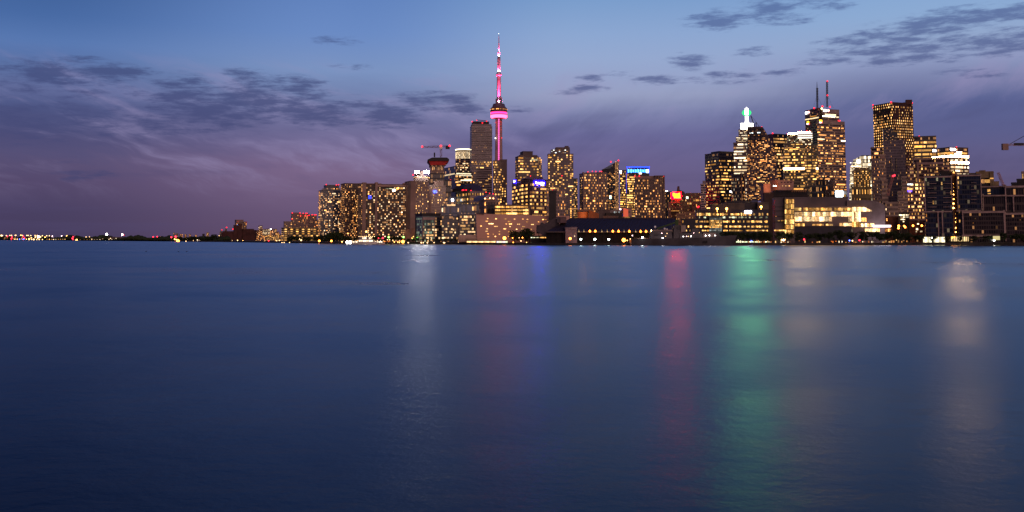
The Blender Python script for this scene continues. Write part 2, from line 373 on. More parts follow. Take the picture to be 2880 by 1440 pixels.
    def cyl(s, xl, xr, yt, nf=20, nb=30, mi=0, dY=0, yb=None, n=28):
        Y = s.Y + dY; a = s.P(xl, yt, Y); b = s.P(xr, yt, Y); r = (b.x - a.x) / 2; Y = (a.y + b.y) / 2; c = ((a.x + b.x) / 2, Y + r)
        s.start((c[0], c[1], 0)); z0 = s.z0 if yb is None else s.P(xl, yb, Y).z
        s.mb.lathe((c[0], c[1], 0), [(r, z0), (r, a.z)], n, mi, nb, nf)
        s.cy = (c, r, z0, a.z, nf, nb); return s.cy
    def cylwins(s, prob, kind, st, fw=.8, fh=.5, v0=0, v1=1):
        c, r, z0, z1, nf, nb = s.cy
        for k in range(nb):
            an = 2 * math.pi * (k + .5) / nb
            if math.sin(an) > .1: continue
            for f in range(nf):
                v = (f + .5) / nf
                if v0 <= v <= v1 and s.rng.random() < (prob(v) if callable(prob) else prob):
                    p = Vector((c[0] + (r + .1) * math.cos(an), c[1] + (r + .1) * math.sin(an), z0 + (z1 - z0) * v))
                    s.panes.append((p, an + math.pi / 2, 2 * math.pi * r / nb * fw, (z1 - z0) / nf * fh, lit(kind, st)))
    def wins(s, face, prob, kind='warm', st=2.2, fw=.6, fh=.55, run=0., v0=0, v1=1, u0=0, u1=1, keep=None):
        """lit windows in the grid of a face; run: chance that a lit one goes on into the next bay"""
        yaw = math.atan2(face.d.y, face.d.x); cw, ch = face.w / face.nb, (face.z1 - face.z0) / face.nf
        m = lit(kind, st)
        for f in range(face.nf):
            v = (f + .5) / face.nf
            if not v0 <= v <= v1: continue
            b = 0
            while b < face.nb:
                u = (b + .5) / face.nb
                if u0 <= u <= u1 and (keep is None or keep(u, v)) and s.rng.random() < (prob(u, v) if callable(prob) else prob):
                    n = 1
                    while b + n < face.nb and s.rng.random() < run and (keep is None or keep((b + n + .5) / face.nb, v)) and (b + n + .5) / face.nb <= u1: n += 1
                    wq = cw * (n - 1 + fw) if n > 1 else cw * fw
                    s.panes.append((face.pt((b + n / 2) / face.nb, v, .12), yaw, wq, ch * fh * s.rng.uniform(.85, 1.1), m))
                    b += n
                b += 1
    def band(s, face, v, h, u0=0., u1=1., kind='office', st=4., name=None):
        yaw = math.atan2(face.d.y, face.d.x)
        s.panes.append((face.pt((u0 + u1) / 2, v, .16), yaw, face.w * (u1 - u0), h * (face.z1 - face.z0), lit(kind, st) if isinstance(kind, str) else kind))
    def win_at(s, face, x, y, wpx, hpx, m):
        """a single opening seen at region point x,y on this face"""
        a, b = s.reg(x, y); r = Vector(ray(a, b)); o = Vector((0, 0, CAMH)); n = face.n
        k = (face.o - o).dot(n) / r.dot(n); p = o + r * k; sc_ = k / F * s.reg.k
        s.panes.append((p + n * .14, math.atan2(face.d.y, face.d.x), wpx * sc_, hpx * sc_, m))
    def V(s, face, y):
        x = s.reg.x * 0; p0, p1 = face.pt(.5, 0), face.pt(.5, 1); m = (p0 + p1) / 2
        d = Vector((m.x, m.y, 0)); a = PX + F * d.x / (d.y * CT)
        q, k = s.on(face, (a - s.reg.x) / s.reg.k, y); return (q.z - face.z0) / (face.z1 - face.z0)
    def on(s, face, x, y, off=.3):
        a, b = s.reg(x, y); r = Vector(ray(a, b)); o = Vector((0, 0, CAMH)); k = (face.o - o).dot(face.n) / r.dot(face.n)
        return o + r * k + face.n * off, k / F * s.reg.k
    def beacon(s, *pts, r=1.5, m=None, dY=2):
        for x, y in pts: s.red.append((s.P(x, y, s.Y + dY), r * .5 * s.Y / 1500, m or RED))
    def done(s, cap=100):
        root = s.root; s.mb.build('wall', s.mats + [ROOF], root)
        s.panes.sort(key=lambda p: -p[2] * p[3])
        for p, yaw, w, h, m in s.panes[:cap]:
            o = bpy.data.objects.new('window', unit_pane(m)); COL.objects.link(o); o.parent = root
            o.location = p - root.location; o.rotation_euler = (0, 0, yaw); o.scale = (w, .16, h)
        rest = s.panes[cap:]
        if rest:
            b = MB(); ml = []
            for p, yaw, w, h, m in rest:
                if m not in ml: ml.append(m)
                c, q = math.cos(yaw), math.sin(yaw)
                b.box(p, (c * w / 2, q * w / 2, 0), (-q * .08, c * .08, 0), (0, 0, h / 2), ml.index(m))
            tag(b.build('window', ml, root), kind='stuff')
        for p, r, m in s.red:
            b = MB(); b.sphere(p, r, 0, 6)
            b.build('beacon', m, root)
        return root
def text_mesh(txt, size, m, name, parent, p, yaw, depth=.3, xs=1., bold=.0):
    cu = bpy.data.curves.new('t', 'FONT'); cu.body = txt; cu.size = size; cu.extrude = depth; cu.align_x = 'CENTER'; cu.align_y = 'CENTER'; cu.offset = bold; cu.resolution_u = 2
    tmp = bpy.data.objects.new('t', cu); COL.objects.link(tmp); dg = bpy.context.evaluated_depsgraph_get(); dg.update()
    me = bpy.data.meshes.new_from_object(tmp.evaluated_get(dg)); bpy.data.objects.remove(tmp)
    me.materials.clear(); me.materials.append(m)
    o = bpy.data.objects.new(name, me); COL.objects.link(o); o.parent = parent
    base = parent.location + (parent.parent.location if parent.parent else Vector((0, 0, 0)))
    o.location = Vector(p) - base; o.rotation_euler = (math.pi / 2, 0, yaw); o.scale = (xs, 1, 1)
    return o
# ---------------------------------------------------------------- water and land
def b_water(m):
    g = nd('ShaderNodeNewGeometry'); s = nd('ShaderNodeSeparateXYZ'); nt.links.new(g.outputs['Position'], s.inputs[0])
    x, y = s.outputs[0], s.outputs[1]
    # drifting lanes of calmer and rougher water
    lane = noise(vec(M('MULTIPLY', x, .004), M('MULTIPLY', y, .016)), 1.0, 4, .55)
    fine = noise(vec(M('MULTIPLY', x, .30), M('MULTIPLY', y, .30)), 1.0, 3, .5)
    mott = noise(vec(M('MULTIPLY', x, .05), M('MULTIPLY', y, .05), 3.), 1.0, 4, .6)
    rough = M('ADD', M('ADD', mapr(lane, .36, .62, .30, .37), M('MULTIPLY', M('SUBTRACT', fine, .5), .05)), M('MULTIPLY', M('SUBTRACT', mott, .5), .26))
    h = M('ADD', noise(vec(M('MULTIPLY', x, .06), M('MULTIPLY', y, .06)), 1., 3, .5), M('MULTIPLY', noise(vec(M('MULTIPLY', x, .7), M('MULTIPLY', y, .8)), 1., 4, .65), .22))
    bp = nd('ShaderNodeBump'); bp.inputs['Strength'].default_value = .26; bp.inputs['Distance'].default_value = 1.0; setin(bp, 'Height', h)
    si = nd('ShaderNodeSeparateXYZ'); nt.links.new(g.outputs['Incoming'], si.inputs[0])
    # reflectance of a rippled sheet: never quite grazing, so it levels off towards the far shore
    ce = M('ADD', M('ABSOLUTE', si.outputs[2]), .115); fr = M('ADD', .02, M('MULTIPLY', M('POWER', M('SUBTRACT', 1.0, ce), 5.0), .98))
    gl = nd('ShaderNodeBsdfGlossy', distribution='BECKMANN'); gl.inputs['Color'].default_value = (.88, .93, 1, 1); setin(gl, 'Roughness', rough); nt.links.new(bp.outputs[0], gl.inputs['Normal'])
    df = nd('ShaderNodeBsdfDiffuse'); df.inputs['Color'].default_value = (.001, .006, .030, 1)
    mx = nd('ShaderNodeMixShader'); setin(mx, 0, fr); nt.links.new(df.outputs[0], mx.inputs[1]); nt.links.new(gl.outputs[0], mx.inputs[2])
    out(mx.outputs[0])
b = MB(); b.poly([(-30000, -400, 0), (30000, -400, 0), (30000, 50000, 0), (-30000, 50000, 0)])
tag(b.build('water', mat('water', b_water)), kind='structure')
SHORE = [(-500, 673.4), (0, 673.6), (250, 676), (480, 679.0), (620, 680.6), (850, 684), (950, 685.6), (1100, 686), (1180, 685.5), (1320, 687.8), (1600, 689.8), (1900, 690.0), (2070, 689.3), (2500, 689), (2900, 689), (3500, 689)]
def shore_pt(px):
    for (a, ya), (b_, yb) in zip(SHORE, SHORE[1:]):
        if a <= px <= b_:
            py = ya + (yb - ya) * (px - a) / (b_ - a); d = ray(px, py); k = -CAMH / d[2]; return Vector((d[0] * k, d[1] * k, 0))
def shoreY(px): return shore_pt(px).y
sp = [shore_pt(p) for p, _ in SHORE]
b = MB()
back = [Vector((p.x * 25000 / max(p.y, 900), 26000, 0)) for p in sp]
back = [Vector((-26000 + 52000 * i / (len(sp) - 1), 26000, 0)) for i in range(len(sp))]
for i in range(len(sp) - 1):
    a, c_, d, e = sp[i], sp[i + 1], back[i + 1], back[i]
    b.quad((a.x, a.y, GZ), (c_.x, c_.y, GZ), (d.x, d.y, GZ), (e.x, e.y, GZ))
    b.quad((a.x, a.y, -2), (c_.x, c_.y, -2), (c_.x, c_.y, GZ), (a.x, a.y, GZ), None, 1)
tag(b.build('ground', [plain('ground', (.05, .045, .04), .9), plain('quay', (.045, .04, .04), .85, scale=.5)]), kind='structure')
# ---------------------------------------------------------------- buildings
# facade finishes
BROWN = facade('brown', (.20, .13, .10), (.012, .012, .018), .62, .6)
TAUPE = facade('taupe', (.24, .17, .15), (.02, .018, .022), .5, .5)
PALE = facade('pale', (.34, .25, .22), (.03, .025, .03), .34, .36)
CONC = plain('concrete', (.30, .20, .17), .85, scale=.05)
CONCD = plain('dark concrete', (.13, .10, .10), .85, scale=.05)
NAVY = facade('navy', (.05, .055, .08), (.010, .018, .045), .86, .72, rough=.4, grough=.08)
DGLASS = facade('dark glass', (.035, .03, .035), (.01, .012, .02), .8, .7, rough=.5, grough=.1)
BLUEG = facade('blue glass', (.06, .09, .16), (.03, .05, .12), .9, .8, rough=.35, grough=.08)
SLAB = facade('white slabs', (.46, .38, .40), (.035, .028, .038), 1.0, .52, dim=.03, dims=.2)
SLABD = facade('grey slabs', (.24, .18, .17), (.02, .015, .02), 1.0, .6)
YEL = facade('yellow stone', (.24, .19, .10), (.025, .02, .014), .5, .55, dim=.25, dims=.35)
REDT = facade('red granite', (.065, .022, .018), (.015, .008, .01), .6, .5, grough=.6)
BRICK = facade('brick', (.17, .085, .06), (.02, .012, .012), .35, .4, dim=.18)
BRICKD = plain('dark brick', (.075, .030, .028), .9, scale=.12)
BLACK = plain('black steel', (.018, .016, .02), .6)
DARKB = plain('dark blue steel', (.022, .02, .038), .55, scale=.2)
PLUM = plain('plum metal', (.085, .065, .085), .45, scale=.05)
FRAME = plain('pale frame', (.34, .25, .24), .6, scale=.3)
GREY = plain('grey metal', (.20, .18, .19), .5, scale=.3)
GRID = facade('cream grid', (.38, .29, .24), (.012, .01, .012), .52, .55)
WHITEP = plain('white paint', (.78, .76, .72), .4)
LAMP_O = glow((1, .30, .04), 60.0, True); LAMP_W = glow((1, .93, .80), 60.0, True); LAMP_Y = glow((1, .62, .22), 40.0, True)
LAMP_C = glow((.80, 1, .90), 60.0, True); LAMP_G = glow((.25, 1, .12), 20.0, True)
lamp_s = lambda col, s: glow(col, s, False)

# --- west shore: silo, lit offices, apartment slabs
B = Bld('grain_silo', 'dark red windowless grain silo block with a taller middle tower on the far west shore', 'grain silo', R14, 1760, [BRICKD])
B.box(783, 783, 958, 492, 10, 18); B.box(1040, 1040, 1256, 457, 10, 20, dY=-3); B.box(950, 950, 1075, 400, 10, 6, dY=-6); B.box(1012, 1012, 1078, 378, dY=-9)
for i in range(16):  # the round bins show as ribs
    x0, x1, yy = (790, 955, 500) if i < 7 else (1082, 1250, 465)
    k = i if i < 7 else i - 7; n = 7 if i < 7 else 9
    p = B.P(x0 + (x1 - x0) * (k + .5) / n, yy, 1757); B.mb.bar((p.x, p.y + 3 + (p.x % 1), GZ), (p.x, p.y + 3 + (p.x % 1), p.z), 5.2 if i < 7 else 4.9, 12)
B.done()
B = Bld('apartment_tower', 'narrow apartment tower with red roof lamps rising behind the grain silo', 'building', R14, 2000, [TAUPE])
f = B.box(968, 990, 1150, 345, 14, 8); B.wins(f, .35, 'warm', 3, .7, .6); g = B.box(990, 990, 1100, 318, 2, 4, dY=10)
B.win_at(f, 1015, 385, 20, 8, glow((.2, .4, 1), 3.)); B.beacon((1003, 343), (1022, 343), (1145, 347), (940, 452)); B.done()
B = Bld('lit_office', 'wide low office with six rows of yellow lit windows behind shore trees', 'office building', R14, 1400, [YEL])
f = B.box(1672, 1715, 2238, 440, 6, 12, mi=0); B.wins(f, .96, 'yellow', 3.4, .72, .45); B.wins(B.l, .6, 'yellow', 3, .5, .45); B.done()
B = Bld('stepped_apartments', 'stepped brick apartment block with many red roof lamps above the yellow lit office', 'building', R14, 1500, [TAUPE])
f = B.box(1705, 1715, 1835, 345, 12, 5); B.wins(f, .22, 'warm', 3)
f = B.box(1828, 1828, 1952, 212, 18, 6, dY=5); B.wins(f, .16, 'warm', 3)
f = B.box(1952, 1952, 2088, 228, 18, 7, dY=8); B.wins(f, .35, 'warm', 3)
f = B.box(2088, 2088, 2205, 245, 17, 6, dY=12); B.wins(f, .15, 'warm', 3); f = B.box(2200, 2200, 2260, 320, 14, 3, dY=14); B.wins(f, .2, 'warm', 3)
B.beacon((1835, 209), (1952, 209), (2000, 214), (2038, 214), (2058, 214), (1960, 252), (2030, 252), (2065, 252), (2135, 236), (2168, 236), (2193, 238), (1832, 300), (2088, 244)); B.done()
B = Bld('glass_apartments', 'dark blue apartment tower with stepped top and scattered lit windows, westernmost of the tall towers', 'apartment tower', R1, 1250, [NAVY])
f = B.box(95, 128, 460, 333, 30, 16); pw = lambda u, v: .36 if int(u * 16) % 4 != 1 else .07
B.wins(f, pw, 'mixed', 4.5, .7, .5, run=.25); B.wins(B.l, .3, 'warm', 4, .6, .5)
f = B.box(140, 150, 455, 312, 31, 14, dY=3, yb=345); f = B.box(172, 180, 452, 283, 2, 12, dY=5, yb=333); B.wins(f, .3, 'warm', 4); B.box(215, 215, 432, 245, 2, 8, dY=8)
B.beacon((220, 228), (385, 235), (422, 232)); B.done()
B = Bld('brown_apartments', 'brown gridded apartment block standing beside the dark blue stepped tower', 'apartment block', R1, 1200, [facade('brown2', (.13, .075, .06), (.012, .009, .012), .72, .62, grough=.4)])
f = B.box(462, 528, 748, 218, 32, 15); B.wins(f, lambda u, v: (.42 if u > .62 else .16) if v < .9 else .08, 'warm', 4.5, .65, .55, run=.15); B.wins(B.l, .2, 'warm', 3.5, .4, .5); B.done()
B = Bld('long_apartment_slab', 'very wide brown apartment slab with two pale concrete piers and glowing living rooms', 'apartment block', R1, 1150, [facade('brown3', (.11, .062, .045), (.012, .008, .010), .8, .68, grough=.4), CONC])
f = B.box(748, 752, 818, 222, 30, 3, dY=6, nbl=1); B.wins(f, lambda u, v: .5 if u > .7 else .0, 'warm', 4, .35, .4)
f = B.box(812, 812, 1545, 232, 28, 24, dY=3)
B.wins(f, lambda u, v: .40 if v < .88 else .12, 'mixed', 4.2, .62, .62, keep=lambda u, v: not (u < .09 or .29 < u < .345))
f0 = f
B.box(812, 812, 878, 208, mi=1); B.box(1028, 1028, 1068, 205, mi=1, dY=-2); B.box(880, 880, 1130, 208, mi=1, dY=8, yb=240); B.box(1485, 1485, 1552, 202, mi=1, dY=6, yb=240)
B.box(1068, 1068, 1545, 232, mi=1, dY=0, yb=262)
arch = lit('yellow', 6)
for x in (1398, 1460): B.win_at(f0, x, 292, 42, 28, arch)
B.win_at(f0, 1332, 322, 46, 34, glow((1, .95, .7), 9.)); B.win_at(f0, 937, 437, 44, 52, glow((.02, .04, 1), 4.))
for x in (1222, 1280, 1338): B.win_at(f0, x, 296, 46, 8, lit('green', 2))
B.done()
# hotel towers
def hotel_sign(B, face, x, y, w, h, m, name='sign', off=.6):
    p, k = B.on(face, x, y, off); mb = MB(); d = face.d * (w * k / 2); mb.box(p, d, face.n * .3, (0, 0, h * k / 2)); return mb.build(name, m, B.root)
B = Bld('hotel_tower', 'pale concrete hotel tower with a blank pier and two dazzling white roof signs', 'hotel', R2, 1150, [PALE, CONC, TAUPE])
f = B.box(106, 150, 368, 478, 26, 14); B.wins(f, .28, 'orange', 5, .45, .5, keep=lambda u, v: u > .28); B.wins(B.l, .35, 'warm', 3.5, .4, .4)
p = B.box(150, 150, 210, 476, mi=1, dY=-1.5)
B.cyl(172, 372, 402, 6, 34, mi=2, dY=8, yb=482); c = B.cy
B.cylwins(1., 'orange', 7, .55, .5, .70, .80); B.box(268, 268, 305, 345, mi=2, dY=20, yb=404)
sf = Face((0, c[0][1] - c[1] - 1, 0), (1, 0, 0), 1, 0, 1, (0, -1, 0), 1, 1)
SIGNW = glow((1, .90, .84), 125.0, True)
for x in (229, 344): hotel_sign(B, sf, x, 362, 52, 30, SIGNW, off=2.5)
B.beacon((179, 393), r=2.2); B.done()
B = Bld('hotel_annex_tower', 'second pale concrete hotel tower with a small blue lit sign near its roof', 'hotel', R2, 1170, [PALE, CONC])
f = B.box(372, 376, 576, 532, 22, 14); B.wins(f, .16, 'orange', 5, .5, .5); B.wins(f, .5, 'yellow', 4, .8, .35, u0=.5, u1=.85, v0=.84, v1=.88)
B.box(428, 428, 548, 477, mi=1, dY=8); B.box(372, 372, 398, 545, mi=1, dY=-1.5)
for x, y in ((432, 590), (450, 588), (458, 604), (436, 605)): hotel_sign(B, f, x, y, 16, 12, glow((.05, .08, 1), 9., True))
B.done()
B = Bld('gabled_hall', 'small pale steep gabled hall washed orange by street lamps on the quay', 'hall', R1, 1090, [plain('hall stone', (.42, .24, .16), .85)])
B.prism([(1482, 1130), (1490, 1060), (1552, 962), (1582, 962), (1622, 1050), (1632, 1130)], 24); B.box(1622, 1622, 1706, 962, dY=8)
B.done()
# --- low glass offices on the quay
WG = facade('pavilion glass', (.13, .17, .17), (.05, .09, .10), .9, .74, rough=.4, grough=.1, dim=.35, dimc=(.7, .9, .6), dims=.22)
B = Bld('quay_glass_office', 'low glass office cube with a pale frame and warm rooms beside the hotel', 'office building', R2, 1010, [WG, NAVY, FRAME, BLACK])
f = B.box(222, 300, 445, 905, 9, 8); B.wins(f, .42, 'office', 2.6, .8, .6, run=.3); B.wins(f, .9, 'warm', 4, .8, .55, v1=.10)
g = B.box(445, 445, 530, 905, 9, 4, mi=1, dY=5); B.wins(g, .32, 'office', 3, .8, .6); B.wins(B.f, .5, 'warm', 4, v1=.1)
B.box(285, 285, 512, 868, mi=3, dY=14); B.box(296, 296, 446, 905, mi=2, dY=-.8, yb=936, depth=2); B.box(296, 296, 303, 936, mi=2, dY=-.8, depth=2); B.box(438, 438, 446, 936, mi=2, dY=-.8, depth=2)
B.done()
B = Bld('quay_dark_office', 'low dark blue glass office with warm rows beside the blank orange wall', 'office building', R2, 1005, [NAVY, GREY, BLUEG])
f = B.box(525, 528, 660, 890, 9, 6); B.wins(f, .42, 'office', 3.2, .85, .6, run=.3, v0=.1, v1=.62)
f = B.box(655, 655, 745, 905, 9, 4, dY=6); B.wins(f, .15, 'office', 3)
f = B.box(742, 742, 938, 882, 9, 8, dY=-3); B.wins(f, lambda u, v: .5, 'office', 3.2, .85, .6, run=.3, v0=.05, v1=.99)
B.box(738, 738, 750, 878, mi=1, dY=-4, depth=3); f = B.box(740, 740, 940, 850, 2, 20, mi=2, dY=8, yb=884)
B.done()
B = Bld('blue_rear_block', 'low blue glass block with very few lights behind the quay offices', 'office building', R2, 1070, [NAVY, BLUEG])
f = B.box(520, 522, 760, 775, 5, 10, mi=1); B.wins(f, .06, 'office', 3); f = B.box(700, 700, 915, 755, 5, 8, mi=1, dY=20); B.wins(f, .12, 'warm', 2.5); f = B.box(915, 915, 975, 752, 5, 4, mi=0, dY=18); B.wins(f, .2, 'warm', 3)
B.done()
# --- construction core with its crane
TARP = plain('red tarpaulin', (.50, .035, .03), .8, scale=.3)
B = Bld('tower_under_construction', 'unfinished concrete tower wrapped in red sheeting at the top, under the tower crane', 'building', R2, 1700, [facade('raw concrete', (.30, .20, .16), (.10, .06, .05), .6, .7, dim=.3, dims=.5), TARP, BLACK])
B.box(385, 388, 556, 272, 12, 9); B.wins(B.f, .9, 'orange', 2.2, .3, .4, keep=lambda u, v: .4 < (u * 9) % 4 / 4 < .9)
B.prism([(378, 276), (388, 276), (380, 250), (360, 220), (612, 222), (590, 250), (560, 276), (560, 276)], 60, mi=1, dY=-8)
B.prism([(392, 300), (378, 262), (575, 262), (556, 300)], 52, mi=0, dY=-3, nf=3, nb=16)
B.prism([(357, 224), (355, 208), (410, 184), (590, 184), (616, 205), (614, 224)], 64, mi=2, dY=-10); p = B.P(438, 180); B.mb.bar(p, B.P(438, 125), 1.6, 4, 2)
B.wins(B.f, 0); B.done()
def crane(label, reg, Y, mast, jib, cat='tower crane', beac=(), col=None, mw=2.2, extra=None):
    cm = plain('crane ' + ('red' if col is None else 'x%.2f' % col[0]), col or (.20, .09, .08), .6)
    P = lambda x, y: at(*reg(x, y), Y)
    a, c_ = P(*mast[0]), P(*mast[1]); root = empty('tower_crane', a, label, cat)
    b = MB()
    def truss(mb, a, c_, w):
        d = (c_ - a); L = d.length; n = max(2, int(L / (w * 1.6))); u = d.normalized(); h = Vector((0, 0, 1)) if abs(u.z) < .8 else Vector((1, 0, 0)); h = (h - u * h.dot(u)).normalized(); q = u.cross(h)
        r = w * .12
        for s1 in (-1, 1):
            for s2 in (-1, 1): o = h * w * .5 * s1 + q * w * .5 * s2; mb.bar(a + o, c_ + o, r)
        for i in range(n):
            p0, p1 = a + d * i / n, a + d * (i + 1) / n; sg = 1 if i % 2 else -1
            for o in (q * w * .5, q * -w * .5): mb.bar(p0 + h * w * .5 * sg + o, p1 - h * w * .5 * sg + o, r * .8)
    truss(b, a, c_, mw); b.build('mast', cm, root)
    for i, (j0, j1) in enumerate(jib):
        b = MB(); truss(b, P(*j0), P(*j1), mw * (.9 if i == 0 else .7)); b.build('jib' if i == 0 else 'tail_jib', cm, root)
    if extra: extra(root, P, cm)
    for x, y in beac:
        b = MB(); b.sphere(P(x, y) + Vector((0, -2, 0)), 1.7 * Y / 1700, 0, 6); b.build('beacon', glow((1, .03, .05), 4.), root)
    return root
def cw1(root, P, cm):
    b = MB(); p = P(597, 62); b.box(p, (3.5, 0, 0), (0, 1.5, 0), (0, 0, 3)); b.build('counterweight', BLACK, root)
    b = MB(); b.box(P(516, 62), (2.5, 0, 0), (0, 2, 0), (0, 0, 3)); b.build('cab', WHITEP, root)
crane('red and white hammerhead crane with three red lamps over the unfinished tower', R2, 1720, ((517, 184), (517, 48)), (((517, 52), (288, 60)), ((517, 52), (622, 48))), beac=((290, 55), (516, 45), (621, 44)), mw=2.8, extra=cw1)
B = Bld('dark_glass_block', 'dark glass block with a few lit panes under the unfinished tower', 'building', R2, 1500, [DGLASS])
f = B.box(376, 380, 560, 380, 14, 10); B.wins(f, .06, 'warm', 3); B.box(372, 372, 640, 460, 10, 14, dY=20); B.done()
B = Bld('round_top_tower', 'rounded office tower with a brilliantly lit crown ring beside the white banded tower', 'office tower', R2, 2000, [SLABD, facade('crown', (.30, .24, .18), (.5, .4, .3), .55, .9, dim=1, dimc=(1, .72, .42), dims=1.0)])
B.cyl(684, 905, 196, 40, 44); B.cylwins(lambda v: .65 if v > .90 and v < .96 else .18, 'office', 3.4, .9, .5, .5, .96)
B.cyl(686, 903, 100, 6, 44, mi=1, yb=196); B.cylwins(lambda v: 1., 'white', 3.2, .35, .95)
c = B.cy; st = B.root; B.mb.lathe((c[0][0], c[0][1], 0), [(c[1] * 1.02, c[3] - 2), (c[1] * 1.02, c[3] + 1.5)], 28, 1)
B.done(); b = MB(); b.lathe((c[0][0], c[0][1], 0), [(c[1] * 1.03, c[3] + 1.5), (c[1] * 1.03, c[3] + 3.5)], 28); b.build('light_ring', glow((1, .80, .50), 5.0), B.root)
B = Bld('banded_office', 'blue glass office with long bright rows of lit floors below the round crown', 'office building', R2, 1850, [BLUEG, DGLASS, SLABD])
B.box(553, 690, 706, 292, 26, 2, nbl=10); l = B.l; B.band(l, B.V(l, 392), .018, .0, .95, 'white', 6); B.beacon((555, 395))
f = B.box(690, 692, 900, 362, 24, 14, mi=1); 
for y, a, z in ((380, .05, .9), (402, .2, .95), (398, .0, .15), (446, .5, .95), (460, .3, .95), (476, .1, .3), (545, 0, .4), (560, .0, .25), (598, .0, .2)): B.band(f, B.V(f, y), .016, a, z, 'white', 6)
B.wins(f, .12, 'warm', 3, .8, .5, run=.3); B.done()
B = Bld('striped_office', 'small office striped with white lit floors and a red roof lamp', 'office building', R2, 1600, [DGLASS])
f = B.box(545, 548, 642, 462, 16, 8); B.wins(f, lambda u, v: .85 if int(v * 16) in (14, 13, 11, 9, 8) else .1, 'white', 4, .95, .5, run=.7); B.beacon((632, 458), r=2.2); B.done()
B = Bld('dark_podium', 'low dark blue block with one glowing white oval sign', 'building', R2, 1500, [NAVY])
f = B.box(572, 578, 705, 664, 10, 8); B.wins(f, .12, 'warm', 3); B.band(f, B.V(f, 765), .04, .1, .98, 'office', 5)
b = MB(); p, k = B.on(f, 655, 698, .8); b.sphere((p.x, p.y, p.z), 2.0, 0, 10); o = b.build('sign', glow((.85, .95, 1), 12., True), B.root); B.done()
# dome topped office
B = Bld('domed_office', 'broad yellow gridded office with a dark rounded roof', 'office building', R2, 1450, [YEL, BLACK])
f = B.box(706, 862, 1046, 596, 10, 12, nbl=10); B.wins(f, .86, 'yellow', 3.0, .62, .42); B.wins(B.l, .8, 'yellow', 2.8, .7, .42)
f = B.box(760, 880, 1010, 560, 2, 6, mi=1, dY=10)
B.prism([(775, 588), (790, 548), (830, 512), (905, 498), (968, 514), (1005, 550), (1020, 588)], 50, mi=1, dY=14)
B.beacon((775, 580), (790, 578), (820, 577), (880, 585), r=1.9); B.done()
B = Bld('small_domed_office', 'small blue domed office with orange floodlights, beside the yellow gridded one', 'office building', R2, 1250, [BLUEG, plain('violet dome', (.16, .12, .22), .5), TAUPE])
B.box(976, 1040, 1228, 702, 6, 10, mi=2); B.wins(B.f, .32, 'warm', 4); B.prism([(1038, 704), (1052, 655), (1090, 632), (1150, 632), (1190, 655), (1204, 704)], 40, mi=1, dY=6)
for x, y in ((1048, 680), (1107, 676), (1149, 678)): B.beacon((x, y), r=1.7, m=glow((1, .42, .12), 14.))
B.beacon((1060, 605), (1104, 618), (1146, 624)); B.wins(B.f, 0); B.band(Face(*((B.f.o, B.f.d, B.f.w, B.f.z0, B.f.z1, B.f.n, 1, 1))), .2, .12, .1, .4, 'warm', 3); B.done()
# the tall pair
B = Bld('white_banded_tower', 'tall curved cornered tower banded with white balconies, left neighbour of the communications tower', 'apartment tower', R3, 1900, [SLAB, GREY, BLACK])
f = B.box(135, 150, 336, 180, 62, 22, nbl=6); 
B.wins(f, lambda u, v: .7 if .665 < v < .695 else (.05 if v < .67 else .008), 'yellow', 3.4, .9, .55, run=.35, v0=.2, v1=.74)
B.box(143, 157, 330, 155, mi=1, dY=3, yb=182); B.box(152, 165, 308, 132, mi=2, dY=12, yb=160)
# balcony slabs stand proud of the face every storey
for k in range(62):
    z = f.z0 + (f.z1 - f.z0) * k / 62; j = 1.2 + 1.3 * ((k * 7) % 5 > 2)
    for q, wd in ((f, f.w), (B.l, B.l.w)):
        p = q.pt(.5, 0, j / 2); B.mb.box((p.x, p.y, z + .35), (q.d.x * wd / 2, q.d.y * wd / 2, 0), (q.n.x * j / 2, q.n.y * j / 2, 0), (0, 0, .4), 0)
B.beacon((155, 135), (197, 122), (285, 130), (247, 147), r=1.9); B.mb.bar(B.P(195, 120), B.P(287, 128), .8, 4, 2); B.done()
B = Bld('brown_slab_tower', 'brown apartment tower with a blank upper slab, in front of the communications tower shaft', 'apartment tower', R3, 1800, [BROWN, CONCD])
f = B.box(342, 345, 420, 492, 32, 8); B.wins(f, .3, 'yellow', 4, .8, .55, run=.2)
f = B.box(400, 402, 470, 482, 32, 6, mi=1, dY=8); B.wins(f, lambda u, v: .34 if v < .84 else 0, 'yellow', 4, .75, .5); B.beacon((355, 518), r=2.5, m=glow((1, .8, .2), 10.)); B.done()
# newspaper block
B = Bld('round_corner_tower', 'dark tower with rounded balcony corners behind the newspaper office', 'apartment tower', R3, 1700, [facade('balc', (.16, .11, .11), (.012, .01, .014), .9, .6), CONCD])
f = B.box(545, 572, 755, 452, 30, 12); B.wins(f, .30, 'yellow', 4, .85, .5, run=.3); B.prism([(752, 1000), (752, 456), (768, 462), (778, 480), (785, 520), (785, 1000)], 30, nf=30, nb=3, dY=10); B.wins(B.f, .5, 'yellow', 4, .8, .5)
B.box(575, 590, 745, 436, mi=1, dY=5, yb=455); B.wins(B.f, 0); B.box(615, 615, 703, 408, mi=1, dY=14); hf = f
B.band(hf, .965, .02, .62, .95, 'green', 4); B.done()
B = Bld('newspaper_office', 'broad chamfered office with blue and white newspaper signs below its roof', 'office building', R3, 1350, [facade('news', (.20, .12, .09), (.05, .03, .02), .72, .55), plain('news roof', (.12, .08, .14), .6)])
A = B.P(515, 662, 1450); C1 = B.P(600, 655, 1385); C2 = B.P(697, 652, 1350); D = B.P(826, 655, 1370); zt = C2.z
B.start(C2, R(8)); nf = 16
pts = [A, C1, C2, D, D + Vector((10, 60, 0)), A + Vector((10, 30, 0))]; fs = []
